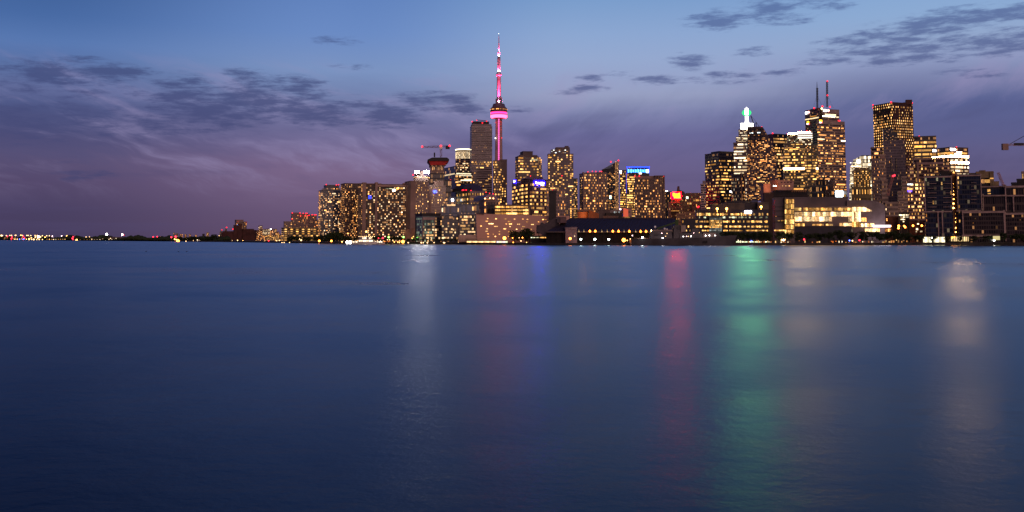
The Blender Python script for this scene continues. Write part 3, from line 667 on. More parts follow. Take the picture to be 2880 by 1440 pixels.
for i, (p, q) in enumerate(zip(pts, pts[1:] + pts[:1])):
    nb_ = (5, 5, 7, 4, 8, 4)[i]
    B.mb.quad((p.x, p.y, GZ), (q.x, q.y, GZ), (q.x, q.y, zt), (p.x, p.y, zt), [(0, 0), (nb_, 0), (nb_, nf), (0, nf)])
    if i < 3:
        d = Vector((q.x - p.x, q.y - p.y, 0)); w = d.length; d /= w; fs.append(Face((p.x, p.y, 0), d, w, GZ, zt, (d.y, -d.x, 0), nf, nb_))
B.mb.poly([(p.x, p.y, zt) for p in pts], 2)
for f in fs: B.wins(f, lambda u, v: .86 if v < .83 else .35, 'yellow', 3.4, .78, .5, v1=.93, run=.35 if f is fs[2] else 0)
B.prism([(628, 652), (660, 632), (790, 632), (800, 652)], 40, mi=1, dY=22)
blue = glow((.003, .001, 1), 90., True); wht = glow((.60, .65, 1), 22., True)
for f, x, y, w, h, ts in ((fs[2], 763, 692, 130, 34, .60), (fs[0], 544, 677, 64, 30, .45)):
    sb = hotel_sign(B, f, x, y, w, h, blue, 'sign_board', .5); p, k = B.on(f, x, y, 1.2)
    text_mesh('Toronto Star', h * k * ts * 1.15, wht, 'sign_lettering', sb, p, math.atan2(f.d.y, f.d.x), .2, w * k * .9 / (h * k * ts * 1.15 * 5.6), .03)
B.beacon((683, 628), r=1.4); B.done()
B = Bld('banded_low_office', 'wide low office glowing in three long yellow bands above the blank orange wall', 'office building', R3, 1080, [facade('banded', (.15, .105, .09), (.06, .045, .035), .9, .5), CONCD])
f = B.box(288, 358, 690, 893, 3, 18, nbl=6); bf = f
for y, x0, x1 in ((908, 361, 453), (908, 459, 660), (937, 361, 664), (967, 361, 664)):
    for i in range(6):
        a, z = x0 + (x1 - x0) * i / 6, x0 + (x1 - x0) * (i + 1) / 6; B.win_at(bf, (a + z) / 2, y, z - a - 1, 15, lit('yellow', 5))
B.done()
# tall dark condo and friends
B = Bld('tall_stepped_tower', 'tall dark apartment tower with stepped shoulders, right of the newspaper office', 'apartment tower', R3, 1400, [facade('tallst', (.17, .12, .12), (.012, .01, .014), .8, .62), CONCD])
f = B.box(836, 842, 1070, 432, 42, 14); B.wins(f, lambda u, v: .5 if (u > .85 or .33 < u < .5 or u < .16) else .14, 'yellow', 4.4, .7, .55, run=.15)
f = B.box(860, 868, 1040, 388, 4, 10, dY=4, yb=434); B.wins(f, .3, 'cool', 4, .7, .5); f = B.box(908, 910, 1038, 367, 2, 6, mi=1, dY=6, yb=392); B.box(995, 995, 1028, 355, mi=1, dY=8, yb=372)
B.beacon((967, 625), r=1.6, dY=-3); B.done()
B = Bld('framed_apartments', 'shorter pinkish framed apartment block at the foot of the tall stepped tower', 'apartment block', R3, 1250, [facade('frm', (.32, .22, .21), (.02, .015, .02), .66, .72)])
f = B.box(828, 832, 998, 762, 16, 12); B.wins(f, .22, 'warm', 3.4, .6, .6); B.beacon((882, 752), (912, 757), (948, 763), (980, 764), (858, 766), r=1.2); B.done()
B = Bld('slim_green_tower', 'slim greenish glass tower tucked behind the tall stepped tower', 'apartment tower', R3, 1600, [facade('greeng', (.12, .13, .10), (.04, .06, .05), .8, .6, dim=.3, dims=.5)])
f = B.box(1060, 1062, 1108, 655, 28, 5); B.wins(f, lambda u, v: .75 - v * .6, 'yellow', 3.4, .8, .55); B.done()
# --- group right of it
B = Bld('twin_shaft_apartments', 'tan apartment tower with ribbed shafts and a row of red roof lamps', 'apartment tower', R5, 1500, [TAUPE, CONC])
f = B.box(145, 196, 536, 240, 26, 18, nbl=4); B.wins(f, .38, 'warm', 4, .65, .55, run=.15); B.wins(B.l, .12, 'warm', 3)
for x in (198, 405, 440, 470): B.box(x, x, x + 11, 226, mi=1, dY=-1.5, depth=4)
B.box(225, 235, 530, 220, mi=0, dY=4, nf=2, nb=14, yb=242)
B.beacon((198, 222), (265, 214), (327, 207), (375, 209), (432, 208), (456, 209), (217, 543), r=1.5); B.done()
B = Bld('wedge_tower', 'glass tower with a steep sloping wedge roof and lit right edge', 'office tower', R5, 1700, [DGLASS, facade('wedge side', (.20, .17, .13), (.10, .09, .06), .7, .7, dim=.8, dims=.35), plain('sloped glass', (.14, .19, .24), .12)])
f = B.prism([(455, 760), (455, 186), (560, 130), (642, 82), (642, 760)], 44, nf=36, nb=12); B.wins(f, lambda u, v: .30, 'warm', 3.4, .8, .5, run=.3, v0=.05, v1=.78)
B.prism([(640, 760), (640, 84), (694, 64), (694, 760)], 40, nf=36, nb=5, mi=1, dY=2); B.wins(B.f, .25, 'yellow', 3, .5, .4); B.prism([(470, 180), (560, 128), (635, 90), (570, 168)], 1.5, mi=2, dY=-2)
B.beacon((585, 74), (690, 56), r=2.2); hotel_sign(B, f, 578, 568, 18, 44, glow((.6, 1, .8), 7.)); B.done()
B = Bld('blue_crowned_office', 'office tower with a glowing blue crown and brilliant white floors', 'office tower', R5, 1900, [DGLASS, SLABD])
f = B.box(708, 712, 800, 196, 30, 8, dY=6); B.wins(f, lambda u, v: .75 if v < .62 else .4, 'yellow', 4.5, .9, .5, run=.5)
f = B.box(803, 806, 1118, 146, 32, 20); fB = f; B.wins(f, lambda u, v: .88 if (.25 < v < .63 or .69 < v < .75) else .45, 'yellow', 5, .95, .5, run=.6, u1=.42, v1=.86); B.wins(f, .5, 'yellow', 4, .9, .5, run=.5, v0=.78, v1=.87)
hotel_sign(B, f, 964, 148, 318, 12, glow((.01, .03, 1), 9., True), 'light_strip'); 
for i in range(26): hotel_sign(B, f, 822 + i * 11.2, 200 + (i * 5 % 3), 8.5, 50 - (i % 4) * 6, glow(((.03, .20, 1), (.10, .40, 1), (.01, .08, 1))[i % 3], 7., True), 'light_panel', .7)
hotel_sign(B, f, 1095, 205, 34, 44, glow((.45, .75, 1), 8., True), 'sign', 1.2)
for y0 in range(236, 520, 22): hotel_sign(B, f, 800, y0, 5, 16, glow((.02, .03, 1), 1.6), 'light_strip', .9)
hotel_sign(B, f, 814, 190, 8, 90, glow((.02, .05, 1), 3.0), 'light_strip', 1.); hotel_sign(B, f, 1116, 190, 7, 90, glow((.02, .05, 1), 3.0), 'light_strip', 1.)
hotel_sign(B, f, 720, 216, 20, 36, glow((.85, .85, 1), 12.), 'sign', 3.)
hotel_sign(B, f, 995, 238, 34, 12, glow((1, .8, .6), 9.), 'sign', 1.5); B.done()
B = Bld('long_roof_apartments', 'wide brown apartment tower with fins along its right edge and three red roof lamps', 'apartment tower', R5, 1300, [facade('lra', (.18, .12, .10), (.02, .014, .016), .66, .62), TAUPE, CONC])
f = B.box(915, 925, 1290, 318, 24, 18); B.wins(f, .30, 'warm', 4.2, .7, .55, run=.1); f = B.box(925, 930, 1195, 272, mi=2, dY=5, yb=320)
f = B.box(1190, 1192, 1336, 276, 26, 7, mi=1, dY=2); B.wins(f, .2, 'warm', 4)
for i in range(7): B.box(1200 + i * 21, 1200 + i * 21, 1206 + i * 21, 276, mi=2, dY=-1, depth=3)
B.beacon((982, 272), (1325, 273), (916, 276), r=2.0); B.done()
B = Bld('dim_rear_block', 'dim distant block with two white roof lamps, left of the red sign', 'building', R5, 2000, [DGLASS])
f = B.box(1330, 1334, 1420, 494, 18, 8); B.wins(f, .18, 'warm', 3); B.beacon((1350, 487), (1370, 487), r=2.0, m=glow((1, .8, .55), 10.)); B.done()
# --- chateau hotel with the red sign
STONE = facade('stone', (.30, .17, .11), (.04, .022, .018), .4, .45, dim=.12)
COPPER = plain('copper roof', (.16, .09, .07), .8)
B = Bld('chateau_hotel', 'stepped stone hotel with steep roof and a glowing red roof sign', 'hotel', R6, 1800, [STONE, COPPER])
f = B.box(92, 96, 300, 655, 10, 16, dY=10); B.wins(f, .06, 'orange', 3, .5, .4); B.band(f, .80, .02, .2, .75, 'orange', 2.5)
f = B.box(130, 134, 262, 594, 14, 10, dY=0, yb=900); B.wins(f, .03, 'orange', 3)
f = B.box(260, 262, 548, 545, 14, 20, dY=22); B.wins(f, .10, 'orange', 4, .5, .45); B.wins(f, .5, 'yellow', 4, .9, .5, run=.3, u0=.45, v0=.82, v1=.95)
B.prism([(195, 598), (205, 498), (222, 470), (228, 414), (252, 414), (256, 468), (318, 492), (345, 545), (345, 598)], 30, mi=1, dY=14)
B.box(340, 342, 548, 508, 3, 10, dY=26, yb=548)
hotel_b = B
B = Bld('stone_annex', 'low stone annex with small orange windows before the chateau hotel', 'building', R6, 1660, [STONE])
f = B.box(205, 208, 345, 800, 8, 12); B.wins(f, .2, 'orange', 3.5, .4, .4); f = B.box(340, 345, 490, 780, 8, 12, dY=6); B.wins(f, .22, 'orange', 3.5, .4, .4); B.done(); B = hotel_b
f = B.box(430, 432, 548, 640, 6, 9, dY=4); B.wins(f, .3, 'orange', 3.5, .5, .45)
f2 = Face(B.P(130, 590, 1798), Vector((1, 0, 0)), 1, 0, 1, (0, -1, 0), 1, 1); f2.o.z = 0
hotel_sign(B, f2, 208, 548, 142, 94, BLACK, 'sign_frame', .2)
p, k = B.on(f2, 208, 548, .7); mb = MB(); mb.quad(*[(p.x + a_ * 70 * k, p.y, p.z + b_ * 46 * k) for a_, b_ in ((-1, -1), (1, -1), (1, 1), (-1, 1))]); mb.build('sign_board', glow((1, .0, .0014), 110., True), B.root)
neon = glow((1, .03, .001), 60., True)
for tx, y, x, sz in (('Royal', 532, 207, 44), ('York', 562, 212, 44)):
    p, k = B.on(f2, x, y, 2.); text_mesh(tx, sz * k, neon, 'sign_lettering', B.root, p, 0, .3, .95, .9)
hotel_sign(B, f2, 360, 574, 30, 30, glow((.9, 1, .75), 2.4), 'clock_face', .8)
B.beacon((518, 700), (508, 706), r=2.4, dY=-170); B.done()
B = Bld('white_slatted_block', 'thin apartment block ribbed with white floor slabs, left of the dark corner office', 'apartment block', R6, 1650, [SLAB])
f = B.box(547, 549, 620, 388, 24, 5); B.wins(f, .1, 'warm', 3); B.box(574, 575, 620, 338, 4, 3, dY=4, yb=390); B.done()
B = Bld('dark_corner_office', 'dark corner office tower freckled with yellow green lit windows', 'office tower', R7, 1700, [facade('dco', (.045, .04, .04), (.012, .014, .02), .85, .6, rough=.4, dim=.10, dims=.3), plain('sage cap', (.12, .13, .08), .7)])
f = B.box(102, 284, 476, 690, 28, 14, nbl=13); B.wins(f, lambda u, v: .5 if int(v * 28) % 3 else .18, 'yellow', 3.6, .92, .42, run=.55, v1=.92); B.wins(B.l, lambda u, v: .25, 'yellow', 3.2, .9, .42, run=.4, v1=.92)
B.box(290, 312, 474, 676, mi=1, dY=4); B.box(284, 284, 310, 674, mi=0, dY=6); B.done()
# --- green spire tower
B = Bld('green_spire_tower', 'stepped office tower with a floodlit white crown and brilliant green topped spire', 'office tower', R7, 2040, [facade('gst', (.17, .12, .12), (.02, .018, .03), .85, .5, rough=.5)])
W_ = lambda u, v: .55 if int(v * 60) % 4 else .15
f = B.box(470, 474, 690, 562, 30, 12); B.wins(f, W_, 'white', 4.5, .95, .45, run=.6); B.band(f, B.V(f, 672), .012, .02, .62, 'white', 8); B.band(f, B.V(f, 755), .012, .02, .7, 'white', 8)
f = B.box(502, 506, 690, 486, 5, 10, dY=5, yb=566); B.wins(f, .6, 'white', 4.5, .95, .45, run=.6)
f = B.box(536, 540, 690, 392, 6, 9, dY=9, yb=490); B.wins(f, .45, 'white', 4.5, .95, .45, run=.6)
B.done()
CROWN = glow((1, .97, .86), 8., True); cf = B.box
def solid(B, name, m, pts, depth, dY=0, nb=6):
    """an extra part of a finished building"""
    T = Bld.__new__(Bld); T.__dict__.update(B.__dict__); T.mb = MB(); T.prism(pts, depth, 4, nb, 0, dY); return T.mb.build(name, m, B.root), T.f
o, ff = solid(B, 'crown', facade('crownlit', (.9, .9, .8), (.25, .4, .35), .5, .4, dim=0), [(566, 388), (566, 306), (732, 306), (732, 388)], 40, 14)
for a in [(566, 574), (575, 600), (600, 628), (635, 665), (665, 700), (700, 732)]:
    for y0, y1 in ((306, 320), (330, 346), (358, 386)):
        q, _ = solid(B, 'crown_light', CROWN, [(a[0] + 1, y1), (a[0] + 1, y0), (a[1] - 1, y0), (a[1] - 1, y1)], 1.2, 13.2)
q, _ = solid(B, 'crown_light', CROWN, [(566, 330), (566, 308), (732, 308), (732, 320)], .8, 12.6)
c = B.P(646, 300, 2070); zs = lambda y: B.P(646, y, 2070).z; k = 2070 / F * R7.k
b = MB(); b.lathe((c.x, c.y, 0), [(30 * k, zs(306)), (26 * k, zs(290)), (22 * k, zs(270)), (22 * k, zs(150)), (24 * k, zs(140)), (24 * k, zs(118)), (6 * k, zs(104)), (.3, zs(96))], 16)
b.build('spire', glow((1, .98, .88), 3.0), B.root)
b = MB(); b.lathe((c.x, c.y, 0), [(24 * k, zs(212)), (50 * k, zs(196)), (62 * k, zs(172)), (50 * k, zs(146)), (23 * k, zs(130))], 16); b.build('spire_halo_shell', glow((.05, .90, .26), 1.25), B.root)  # glowing green shell added round the lamp to imitate its halo
b = MB(); a_ = math.atan2(c.x, c.y)
for hw, y0, y1 in ((17, 196, 146),): b.quad(*[(c.x - math.sin(a_) * 64 * k + s_ * math.cos(a_) * hw * k, c.y - math.cos(a_) * 64 * k - s_ * math.sin(a_) * hw * k, z_) for s_, z_ in ((-1, zs(y0)), (1, zs(y0)), (1, zs(y1)), (-1, zs(y1)))])
b.build('spire_lamp', glow((.16, 1, .32), 600.0, True), B.root)
B = Bld('curved_shoulder_tower', 'tall dark apartment tower whose right side curves in towards the roof', 'apartment tower', R7, 1600, [facade('cst', (.13, .09, .10), (.02, .016, .03), .72, .6), BLACK])
f = B.prism([(638, 1300), (655, 352), (800, 349), (850, 352), (905, 440), (950, 520), (990, 610), (1020, 700), (1040, 830), (1047, 1000), (1047, 1300)], 36, nf=54, nb=22)
def inside(u, v, P=B.poly):
    c = False
    for i in range(len(P)):
        (x1, y1), (x2, y2) = P[i], P[i - 1]
        if (y1 > v) != (y2 > v) and u < (x2 - x1) * (v - y1) / (y2 - y1) + x1: c = not c
    return c
B.wins(f, lambda u, v: .36 if v < .86 else .05, 'warm', 4, .75, .5, run=.35, v1=.9, keep=lambda u, v: inside(u + .02, v) and inside(u - .01, v) and inside(u, v + .02))
for x, y, w, h in ((690, 436, 18, 8), (715, 434, 24, 14), (800, 428, 36, 10)): B.win_at(f, x, y, w, h, lit('cool', 5))
for x, y in ((660, 355), (700, 355), (760, 360), (835, 358)): B.mb.bar(B.P(x, y, 1598), B.P(x - 2, 640, 1598), .7, 4, 1)
for y in (380, 440, 470, 520): B.mb.bar(B.P(660, y, 1598), B.P(860, y, 1598), .6, 4, 1)
B.beacon((839, 355), r=2.0); B.done()
b = MB(); P7 = lambda x, y: at(*R7(x, y), 1612); root = empty('roof_derrick', P7(768, 350), 'small dark lattice derrick on the roof of the curved dark tower', 'derrick')
b.bar(P7(768, 350), P7(766, 292), .7); b.build('mast', BLACK, root); b = MB(); b.bar(P7(750, 346), P7(698, 204), .5); b.bar(P7(744, 350), P7(694, 210), .3); b.build('jib', BLACK, root)
b = MB(); b.bar(P7(698, 206), P7(768, 294), .22); b.bar(P7(768, 294), P7(808, 352), .4); b.bar(P7(765, 294), P7(738, 350), .3); b.build('stay', BLACK, root)
B = Bld('pillared_dark_tower', 'dark mid height tower with brown pillars at the foot of the curved tower', 'apartment tower', R7, 1450, [DGLASS, plain('brown pillar', (.17, .09, .075), .8)])
f = B.box(440, 446, 560, 972, 20, 9); B.wins(f, .28, 'white', 3.4, .45, .45); f = B.box(558, 560, 628, 962, 20, 5, dY=4); B.wins(f, .3, 'warm', 3.4, .6, .5)
for x in (566, 612): B.box(x, x, x + 13, 960, mi=1, dY=-2, depth=4)
for x, y in ((432, 1190), (448, 1194), (492, 1196), (506, 1184), (524, 1180)): hotel_sign(B, f, x, y, 13, 20, glow((.8, .85, 1), 6.), 'sign')
B.done()
B = Bld('black_slab_tower', 'black office slab with glowing rows behind the curved tower', 'office tower', R7, 2350, [facade('bst', (.02, .014, .014), (.01, .008, .01), .85, .6, rough=.4)])
f = B.box(915, 990, 1172, 446, 34, 14, nbl=4); B.wins(f, lambda u, v: {32: .85, 31: .95, 30: .4, 29: .5, 26: .8}.get(int(v * 34), .25) if v < .96 else 0, 'orange', 4.4, .9, .5, run=.6); B.beacon((980, 437), r=2.2); B.done()
BANDG = glow((1, .55, .22), 30., True)
# --- white crowned complex
B = Bld('white_crowned_office', 'stepped greenish office complex with a brilliant white crown', 'office tower', R8, 1750, [facade('wco', (.19, .17, .11), (.03, .028, .03), .75, .5, dim=.3, dims=.4), facade('wcr', (.85, .85, .75), (.15, .16, .15), .5, .4, dim=0)])
Wc = lambda u, v: .55 if int(v * 60) % 3 else .2
f = B.box(4, 8, 232, 795, 30, 14); B.wins(f, Wc, 'yellow', 4, .95, .5, run=.5); B.band(f, B.V(f, 965), .022, .0, 1, BANDG)
f = B.box(225, 232, 380, 795, 30, 12, dY=3); B.wins(f, Wc, 'yellow', 4, .95, .5, run=.5); B.band(f, B.V(f, 965), .022, .0, .98, BANDG); B.band(f, B.V(f, 1095), .022, .0, .85, BANDG)
f = B.box(232, 232, 360, 860, 30, 10, dY=1); B.wins(f, Wc, 'yellow', 4, .95, .5, run=.5, v0=.7)
f = B.box(20, 24, 235, 700, 6, 12, dY=6, yb=800); B.wins(f, Wc, 'yellow', 4, .95, .5, run=.4)
f = B.box(230, 232, 382, 720, 6, 10, dY=8, yb=800); B.wins(f, .3, 'warm', 4)
f = B.box(48, 54, 165, 606, 8, 8, dY=12, yb=705); B.wins(f, .2, 'green', 3)
f = B.box(158, 162, 322, 648, 6, 10, dY=10, yb=725); B.wins(f, .35, 'white', 4.5, run=.3)
f = B.box(158, 164, 320, 572, 6, 12, dY=14, yb=650, mi=1); cr = f
f4 = B.box(58, 62, 160, 586, 2, 6, mi=1, dY=16, yb=608); B.wins(cr, 0)
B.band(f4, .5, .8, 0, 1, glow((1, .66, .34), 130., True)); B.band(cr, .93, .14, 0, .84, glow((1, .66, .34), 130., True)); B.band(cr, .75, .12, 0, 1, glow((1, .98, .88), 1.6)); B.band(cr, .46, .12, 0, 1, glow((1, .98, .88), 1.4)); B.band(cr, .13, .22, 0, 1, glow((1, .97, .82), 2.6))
for x, y in ((108, 658), (136, 658), (122, 684), (205, 666)): B.win_at(f, x, y, 20, 18, glow((1, .85, .5), 8.))
B.beacon((55, 592), (82, 580), (183, 566), (262, 560), (292, 562)); B.done()
# --- bank tower pair with masts
RIBS = facade('ribs', (.27, .20, .19), (.03, .024, .03), .9, .48, grough=.6)
B = Bld('bank_tower', 'tallest pale ribbed bank tower with a dark notch and glowing white signs', 'office tower', R8, 2200, [RIBS, BLACK, plain('bank stone', (.30, .24, .23), .7, scale=.05)])
f0 = B.box(241, 395, 400, 322, 60, 2, nbl=12); fl = B.l; B.box(300, 396, 430, 318, mi=1, dY=14); f = B.box(425, 427, 606, 330, 60, 16, dY=2); fr = f
B.box(426, 426.5, 606.5, 330, mi=2, dY=1.4, yb=368, depth=3)
for y, a, z, kk in ((391, .15, .8, 5), (410, .0, .75, 9), (413, .8, .97, 5)): B.band(fr, B.V(fr, y), .009, a, z, 'white', kk)
B.band(fl, B.V(fl, 424), .009, .0, .95, 'white', 6); B.band(fl, B.V(fl, 402), .007, .35, .8, 'yellow', 5)
B.wins(fr, .1, 'warm', 3, v0=.85, v1=.90)
def bank_sign(B, f, x, y, w):
    p, k = B.on(f, x, y, 1.); yaw = math.atan2(f.d.y, f.d.x); text_mesh('BMO', 24 * k, glow((1, .96, .95), 9., True), 'sign_lettering', B.root, p, yaw, .3, w, .6)
    q, k = B.on(f, x + 40 * (w / 1.0), y - (0 if f is fr else 8), 1.); b = MB(); n = 18
    for r0, r1, mm in ((0, 9.5, 0), (9.5, 13, 1)):
        for i in range(n):
            a0, a1 = 2 * math.pi * i / n, 2 * math.pi * (i + 1) / n; pt = lambda r, a: q + f.d * (r * k * math.cos(a) * min(1, w * 1.1)) + Vector((0, 0, r * k * math.sin(a)))
            b.quad(pt(r0, a0), pt(r1, a0), pt(r1, a1), pt(r0, a1), None, mm)
    b.build('sign_roundel', [glow((1, .8, .75), 7.), glow((1, .10, .12), 6.)], B.root)
bank_sign(B, fr, 456, 345, .85); bank_sign(B, fl, 262, 371, .62)
B.beacon((340, 319), (428, 300), (508, 305), r=2.6); B.beacon((422, 324), r=2.6, m=glow((1, .9, .3), 9.)); B.done()
for (x, y0, y1, lb, bc) in ((371, 318, 38, 'thinner dark lattice mast with a slender tip on the pale bank tower roof', ()), (476, 308, 34, 'thicker dark lattice mast with red lamps on the pale bank tower roof', (34, 185))):
    P8 = lambda a, c_: at(*R8(a, c_), 2230); root = empty('antenna_mast', P8(x, y0), lb, 'antenna mast', 'masts on the bank tower roof'); b = MB(); top = y1 + (66 if not bc else 0); A_, Z_ = P8(x + 2, y0), P8(x, top)
    w = 1.7
    for sx in (-1, 1):
        for sy in (-1, 1): b.bar(A_ + Vector((sx * w, sy * w, 0)), Z_ + Vector((sx * w * .6, sy * w * .6, 0)), .32)
    for i in range(26):
        p0 = A_.lerp(Z_, i / 26); p1 = A_.lerp(Z_, (i + 1) / 26); sg = 1 if i % 2 else -1
        b.bar(p0 + Vector((sg * w, -w, 0)), p1 + Vector((-sg * w, -w, 0)), .4); b.bar(p0 + Vector((-w, -w, 0)), p0 + Vector((w, -w, 0)), .5)
        if i > 8 and i % 2: b.bar(p0 + Vector((-w * 1.5, -w, 0)), p0 + Vector((w * 1.5, -w, 0)), .8)
    b.build('lattice', BLACK, root); b = MB(); b.bar(Z_, P8(x - 1, y1), .9, 6, r2=.3); b.build('tip', BLACK, root)
    for yb_ in bc: b = MB(); b.sphere(P8(x, yb_) + Vector((0, -4, 0)), 1.6, 0, 6); b.build('beacon', RED, root)
    b = MB(); 
    for gx in (-45, 68): b.bar(P8(x, (y0 + y1) / 2), P8(x + gx, y0 + 10), .18, 3)
    b.build('guy_wire', BLACK, root)
B = Bld('ribbed_bank_annex', 'pale ribbed office tower with yellow and red square signs, joined below the bank tower masts', 'office tower', R8, 2130, [RIBS, plain('bank stone', (.30, .24, .23), .7, scale=.05)])
f = B.box(252, 372, 665, 452, 46, 22, nbl=10); B.box(372.5, 373, 664, 450, mi=1, dY=-1, yb=486, depth=3)
B.wins(f, lambda u, v: {45: .15, 43: .4, 40: .3, 38: .4, 36: .75, 35: .3, 34: .8, 33: .5, 31: .7, 30: .75, 29: .4, 26: .3, 24: .7, 23: .5, 21: .7, 20: .8, 19: .85, 18: .85, 17: .8}.get(int(v * 46), .12), 'warm', 4.5, .9, .42, run=.55, v1=.95)
B.band(f, B.V(f, 655), .010, .0, .25, 'white', 9); B.band(f, B.V(f, 664), .010, .85, 1, 'white', 9); B.wins(B.l, lambda u, v: .3, 'warm', 4, .9, .42, run=.4, v1=.93)
for ff, x, y, w in ((f, 408, 462, 34), (B.l, 277, 477, 30)):
    hotel_sign(B, ff, x, y - 7, w, 22, glow((1, .60, .02), 4., True), 'sign', .8); hotel_sign(B, ff, x - w * .15, y + 10, w * .7, 11, glow((1, .75, .80), 5.), 'sign', .8); hotel_sign(B, ff, x + w * .36, y + 10, w * .28, 11, glow((1, .08, .12), 4.), 'sign', .8)
B.beacon((600, 452), (613, 453), r=2.0); B.done()
# --- orange lit podium, scaffolded deck, dark brown block, screens
B = Bld('floodlit_podium', 'low pale block with an orange floodlit corner above the scaffolded deck', 'building', R7, 1200, [plain('podium', (.38, .24, .20), .8, scale=.2), plain('podium trim', (.22, .15, .14), .8)])
f = B.box(944, 1040, 1252, 1050, 4, 8); g = B.box(856, 862, 952, 1100, 3, 5, dY=6)
for i, x in enumerate((1095, 1135, 1175, 1215)): B.win_at(f, x, 1072, 26, 13, plain('vent', (.06, .04, .05), .9))
for x in (1108, 1150, 1180, 1196): B.win_at(f, x, 1117, 12, 9, lit('orange', 5))
B.beacon((996, 1118), (1022, 1118), r=1.7, m=glow((.9, 1, .8), 20., True), dY=-14); B.done()
l = bpy.data.lights.new('floodlight', 'POINT'); l.color = (1, .25, .04); l.energy = 7000; l.shadow_soft_size = .5
lo = bpy.data.objects.new('floodlight', l); COL.objects.link(lo); p = at(*R7(985, 1110), 1188); lo.parent = B.root; lo.location = p - B.root.location
B = Bld('scaffolded_deck', 'dark unfinished parking deck with scaffolding and slanted props', 'parking deck', R11, 1080, [BLACK, plain('deck brown', (.07, .045, .04), .9), plain('prop', (.30, .16, .08), .8)])
B.box(40, 60, 240, 165, mi=1, dY=12); B.box(225, 230, 890, 215, mi=1, dY=20); f = B.box(225, 232, 900, 232, mi=1, dY=6)
for y in (110, 160, 180, 215): B.mb.bar(B.P(230, y, 1082), B.P(890, y + 8, 1082), .5, 4, 0)
for i in range(28): x = 232 + i * 24; B.mb.bar(B.P(x, 100, 1081), B.P(x, 250, 1081), .35, 4, 0)
for i in range(7): x = 590 + i * 42; B.mb.bar(B.P(x, 135, 1079), B.P(x + 24, 95, 1079), .9, 4, 2)
B.box(232, 240, 620, 100, mi=1, dY=26, yb=118); B.box(620, 622, 890, 100, mi=1, dY=30, yb=112); B.box(232, 236, 890, 130, mi=0, dY=34)
for x, y, w in ((160, 160, 14), (182, 160, 10), (204, 160, 10)): B.win_at(f, x, y, w, 9, lit('orange', 5))
B.done()
B = Bld('finned_brown_block', 'dark brown block with vertical fins in front of the ribbed bank tower', 'building', R8, 1300, [DGLASS, plain('brown fin', (.15, .09, .07), .8)])
f = B.box(295, 300, 450, 1152, 9, 10); B.wins(f, .22, 'yellow', 2.5, .5, .5); f = B.box(352, 360, 548, 1090, 12, 14, dY=10); B.wins(f, .05, 'warm', 3)
for i in range(9): x = 455 + i * 11; B.box(x, x, x + 4, 1092, mi=1, dY=-3, depth=3)
B.prism([(430, 1078), (432, 1060), (496, 1034), (498, 1040), (452, 1078)], 3, mi=0, dY=4)
B.beacon((497, 1093), r=1., m=glow((1, .8, .7), 8.)); B.done()
B = Bld('screen_block', 'grey drum fronted building carrying two white glowing screens', 'building', R8, 1280, [facade('scr', (.16, .14, .14), (.04, .04, .05), .8, .4), ])
f = B.box(548, 560, 692, 1208, 5, 8); B.wins(f, .5, 'yellow', 3, .9, .4, run=.4, v0=.6)
for x, w in ((581, 24), (622, 42)): hotel_sign(B, f, x, 1234, w, 60, glow((.80, .95, 1), 20., True), 'screen', 2.5)
B.done()
# --- sloped glass tower, yellow stone, red tower
B = Bld('sloped_glass_tower', 'brightly lit glass tower with a sloping faceted top', 'office tower', R8, 1900, [facade('sgt', (.07, .07, .08), (.16, .15, .12), .86, .8, rough=.3, dim=.75, dimc=(1, .8, .5), dims=.9), DGLASS])
f = B.prism([(716, 1300), (722, 990), (740, 935), (757, 872), (838, 828), (838, 1300)], 40, nf=30, nb=8); B.wins(f, .5, 'white', 4.5, .9, .5, run=.4, v1=.86, keep=lambda u, v: u > .15); B.band(f, B.V(f, 938), .02, .2, 1, 'white', 7)
f = B.box(836, 838, 950, 828, 24, 6, dY=-1); B.wins(f, .85, 'white', 4.4, .96, .8, v0=.87); B.wins(f, .6, 'white', 4.5, .9, .5, v1=.87)
B.beacon((815, 886), r=6., m=glow((1, .97, .9), 9., True), dY=-8); B.done()
B = Bld('yellow_stone_block', 'squat yellow stone block with evenly lit windows before the sloped glass tower', 'office building', R8, 1600, [facade('ysb', (.24, .19, .085), (.03, .02, .014), .42, .62, dim=.2, dims=.4)])
f = B.box(736, 745, 950, 1165, 6, 14); B.wins(f, lambda u, v: .9 if v > .8 else .15, 'yellow', 3.6, .6, .5)
f = B.box(755, 764, 938, 985, 9, 10, dY=5, yb=1168); B.wins(f, lambda u, v: .75 if v < .93 else .25, 'yellow', 3.6, .55, .5); B.box(768, 776, 925, 955, 2, 8, dY=9, yb=990); B.done()
B = Bld('red_granite_tower', 'tallest dark red tower covered in an orange grid of lit windows', 'office tower', R9, 2050, [REDT])
f = B.box(149, 386, 630, 122, 50, 20, nbl=19)
pr = lambda u, v: 0. if .93 < v < .955 or v > .985 else (.93 if .60 < v < .86 else (.35 if v > .86 else .72)) if v > .45 else .35
B.wins(f, lambda u, v: (0 if v > .985 else (.35 if v > .945 else (.6 if .28 < u < .85 else .12) if v > .885 else .95 if v > .66 and not (.2 < u < .5 and .70 < v < .72) else .9 if .55 < v < .58 else .4)), 'orange', 4.2, .58, .5)
B.wins(B.l, lambda u, v: (.92 if v > .95 else .05 if v > .925 else .6 if v > .86 else .93), 'orange', 5.5, .55, .5)
B.beacon((370, 119), (622, 130), r=2.8); B.beacon((152, 152), (152, 184), r=2.4, m=glow((1, .01, .03), 3.), dY=150)
B.mb.bar(B.P(520, 124), B.P(572, 124), 1.0); p = B.P(583, 118); B.mb.box(p, (6, 0, 0), (0, 3, 0), (0, 0, 5)); B.done()
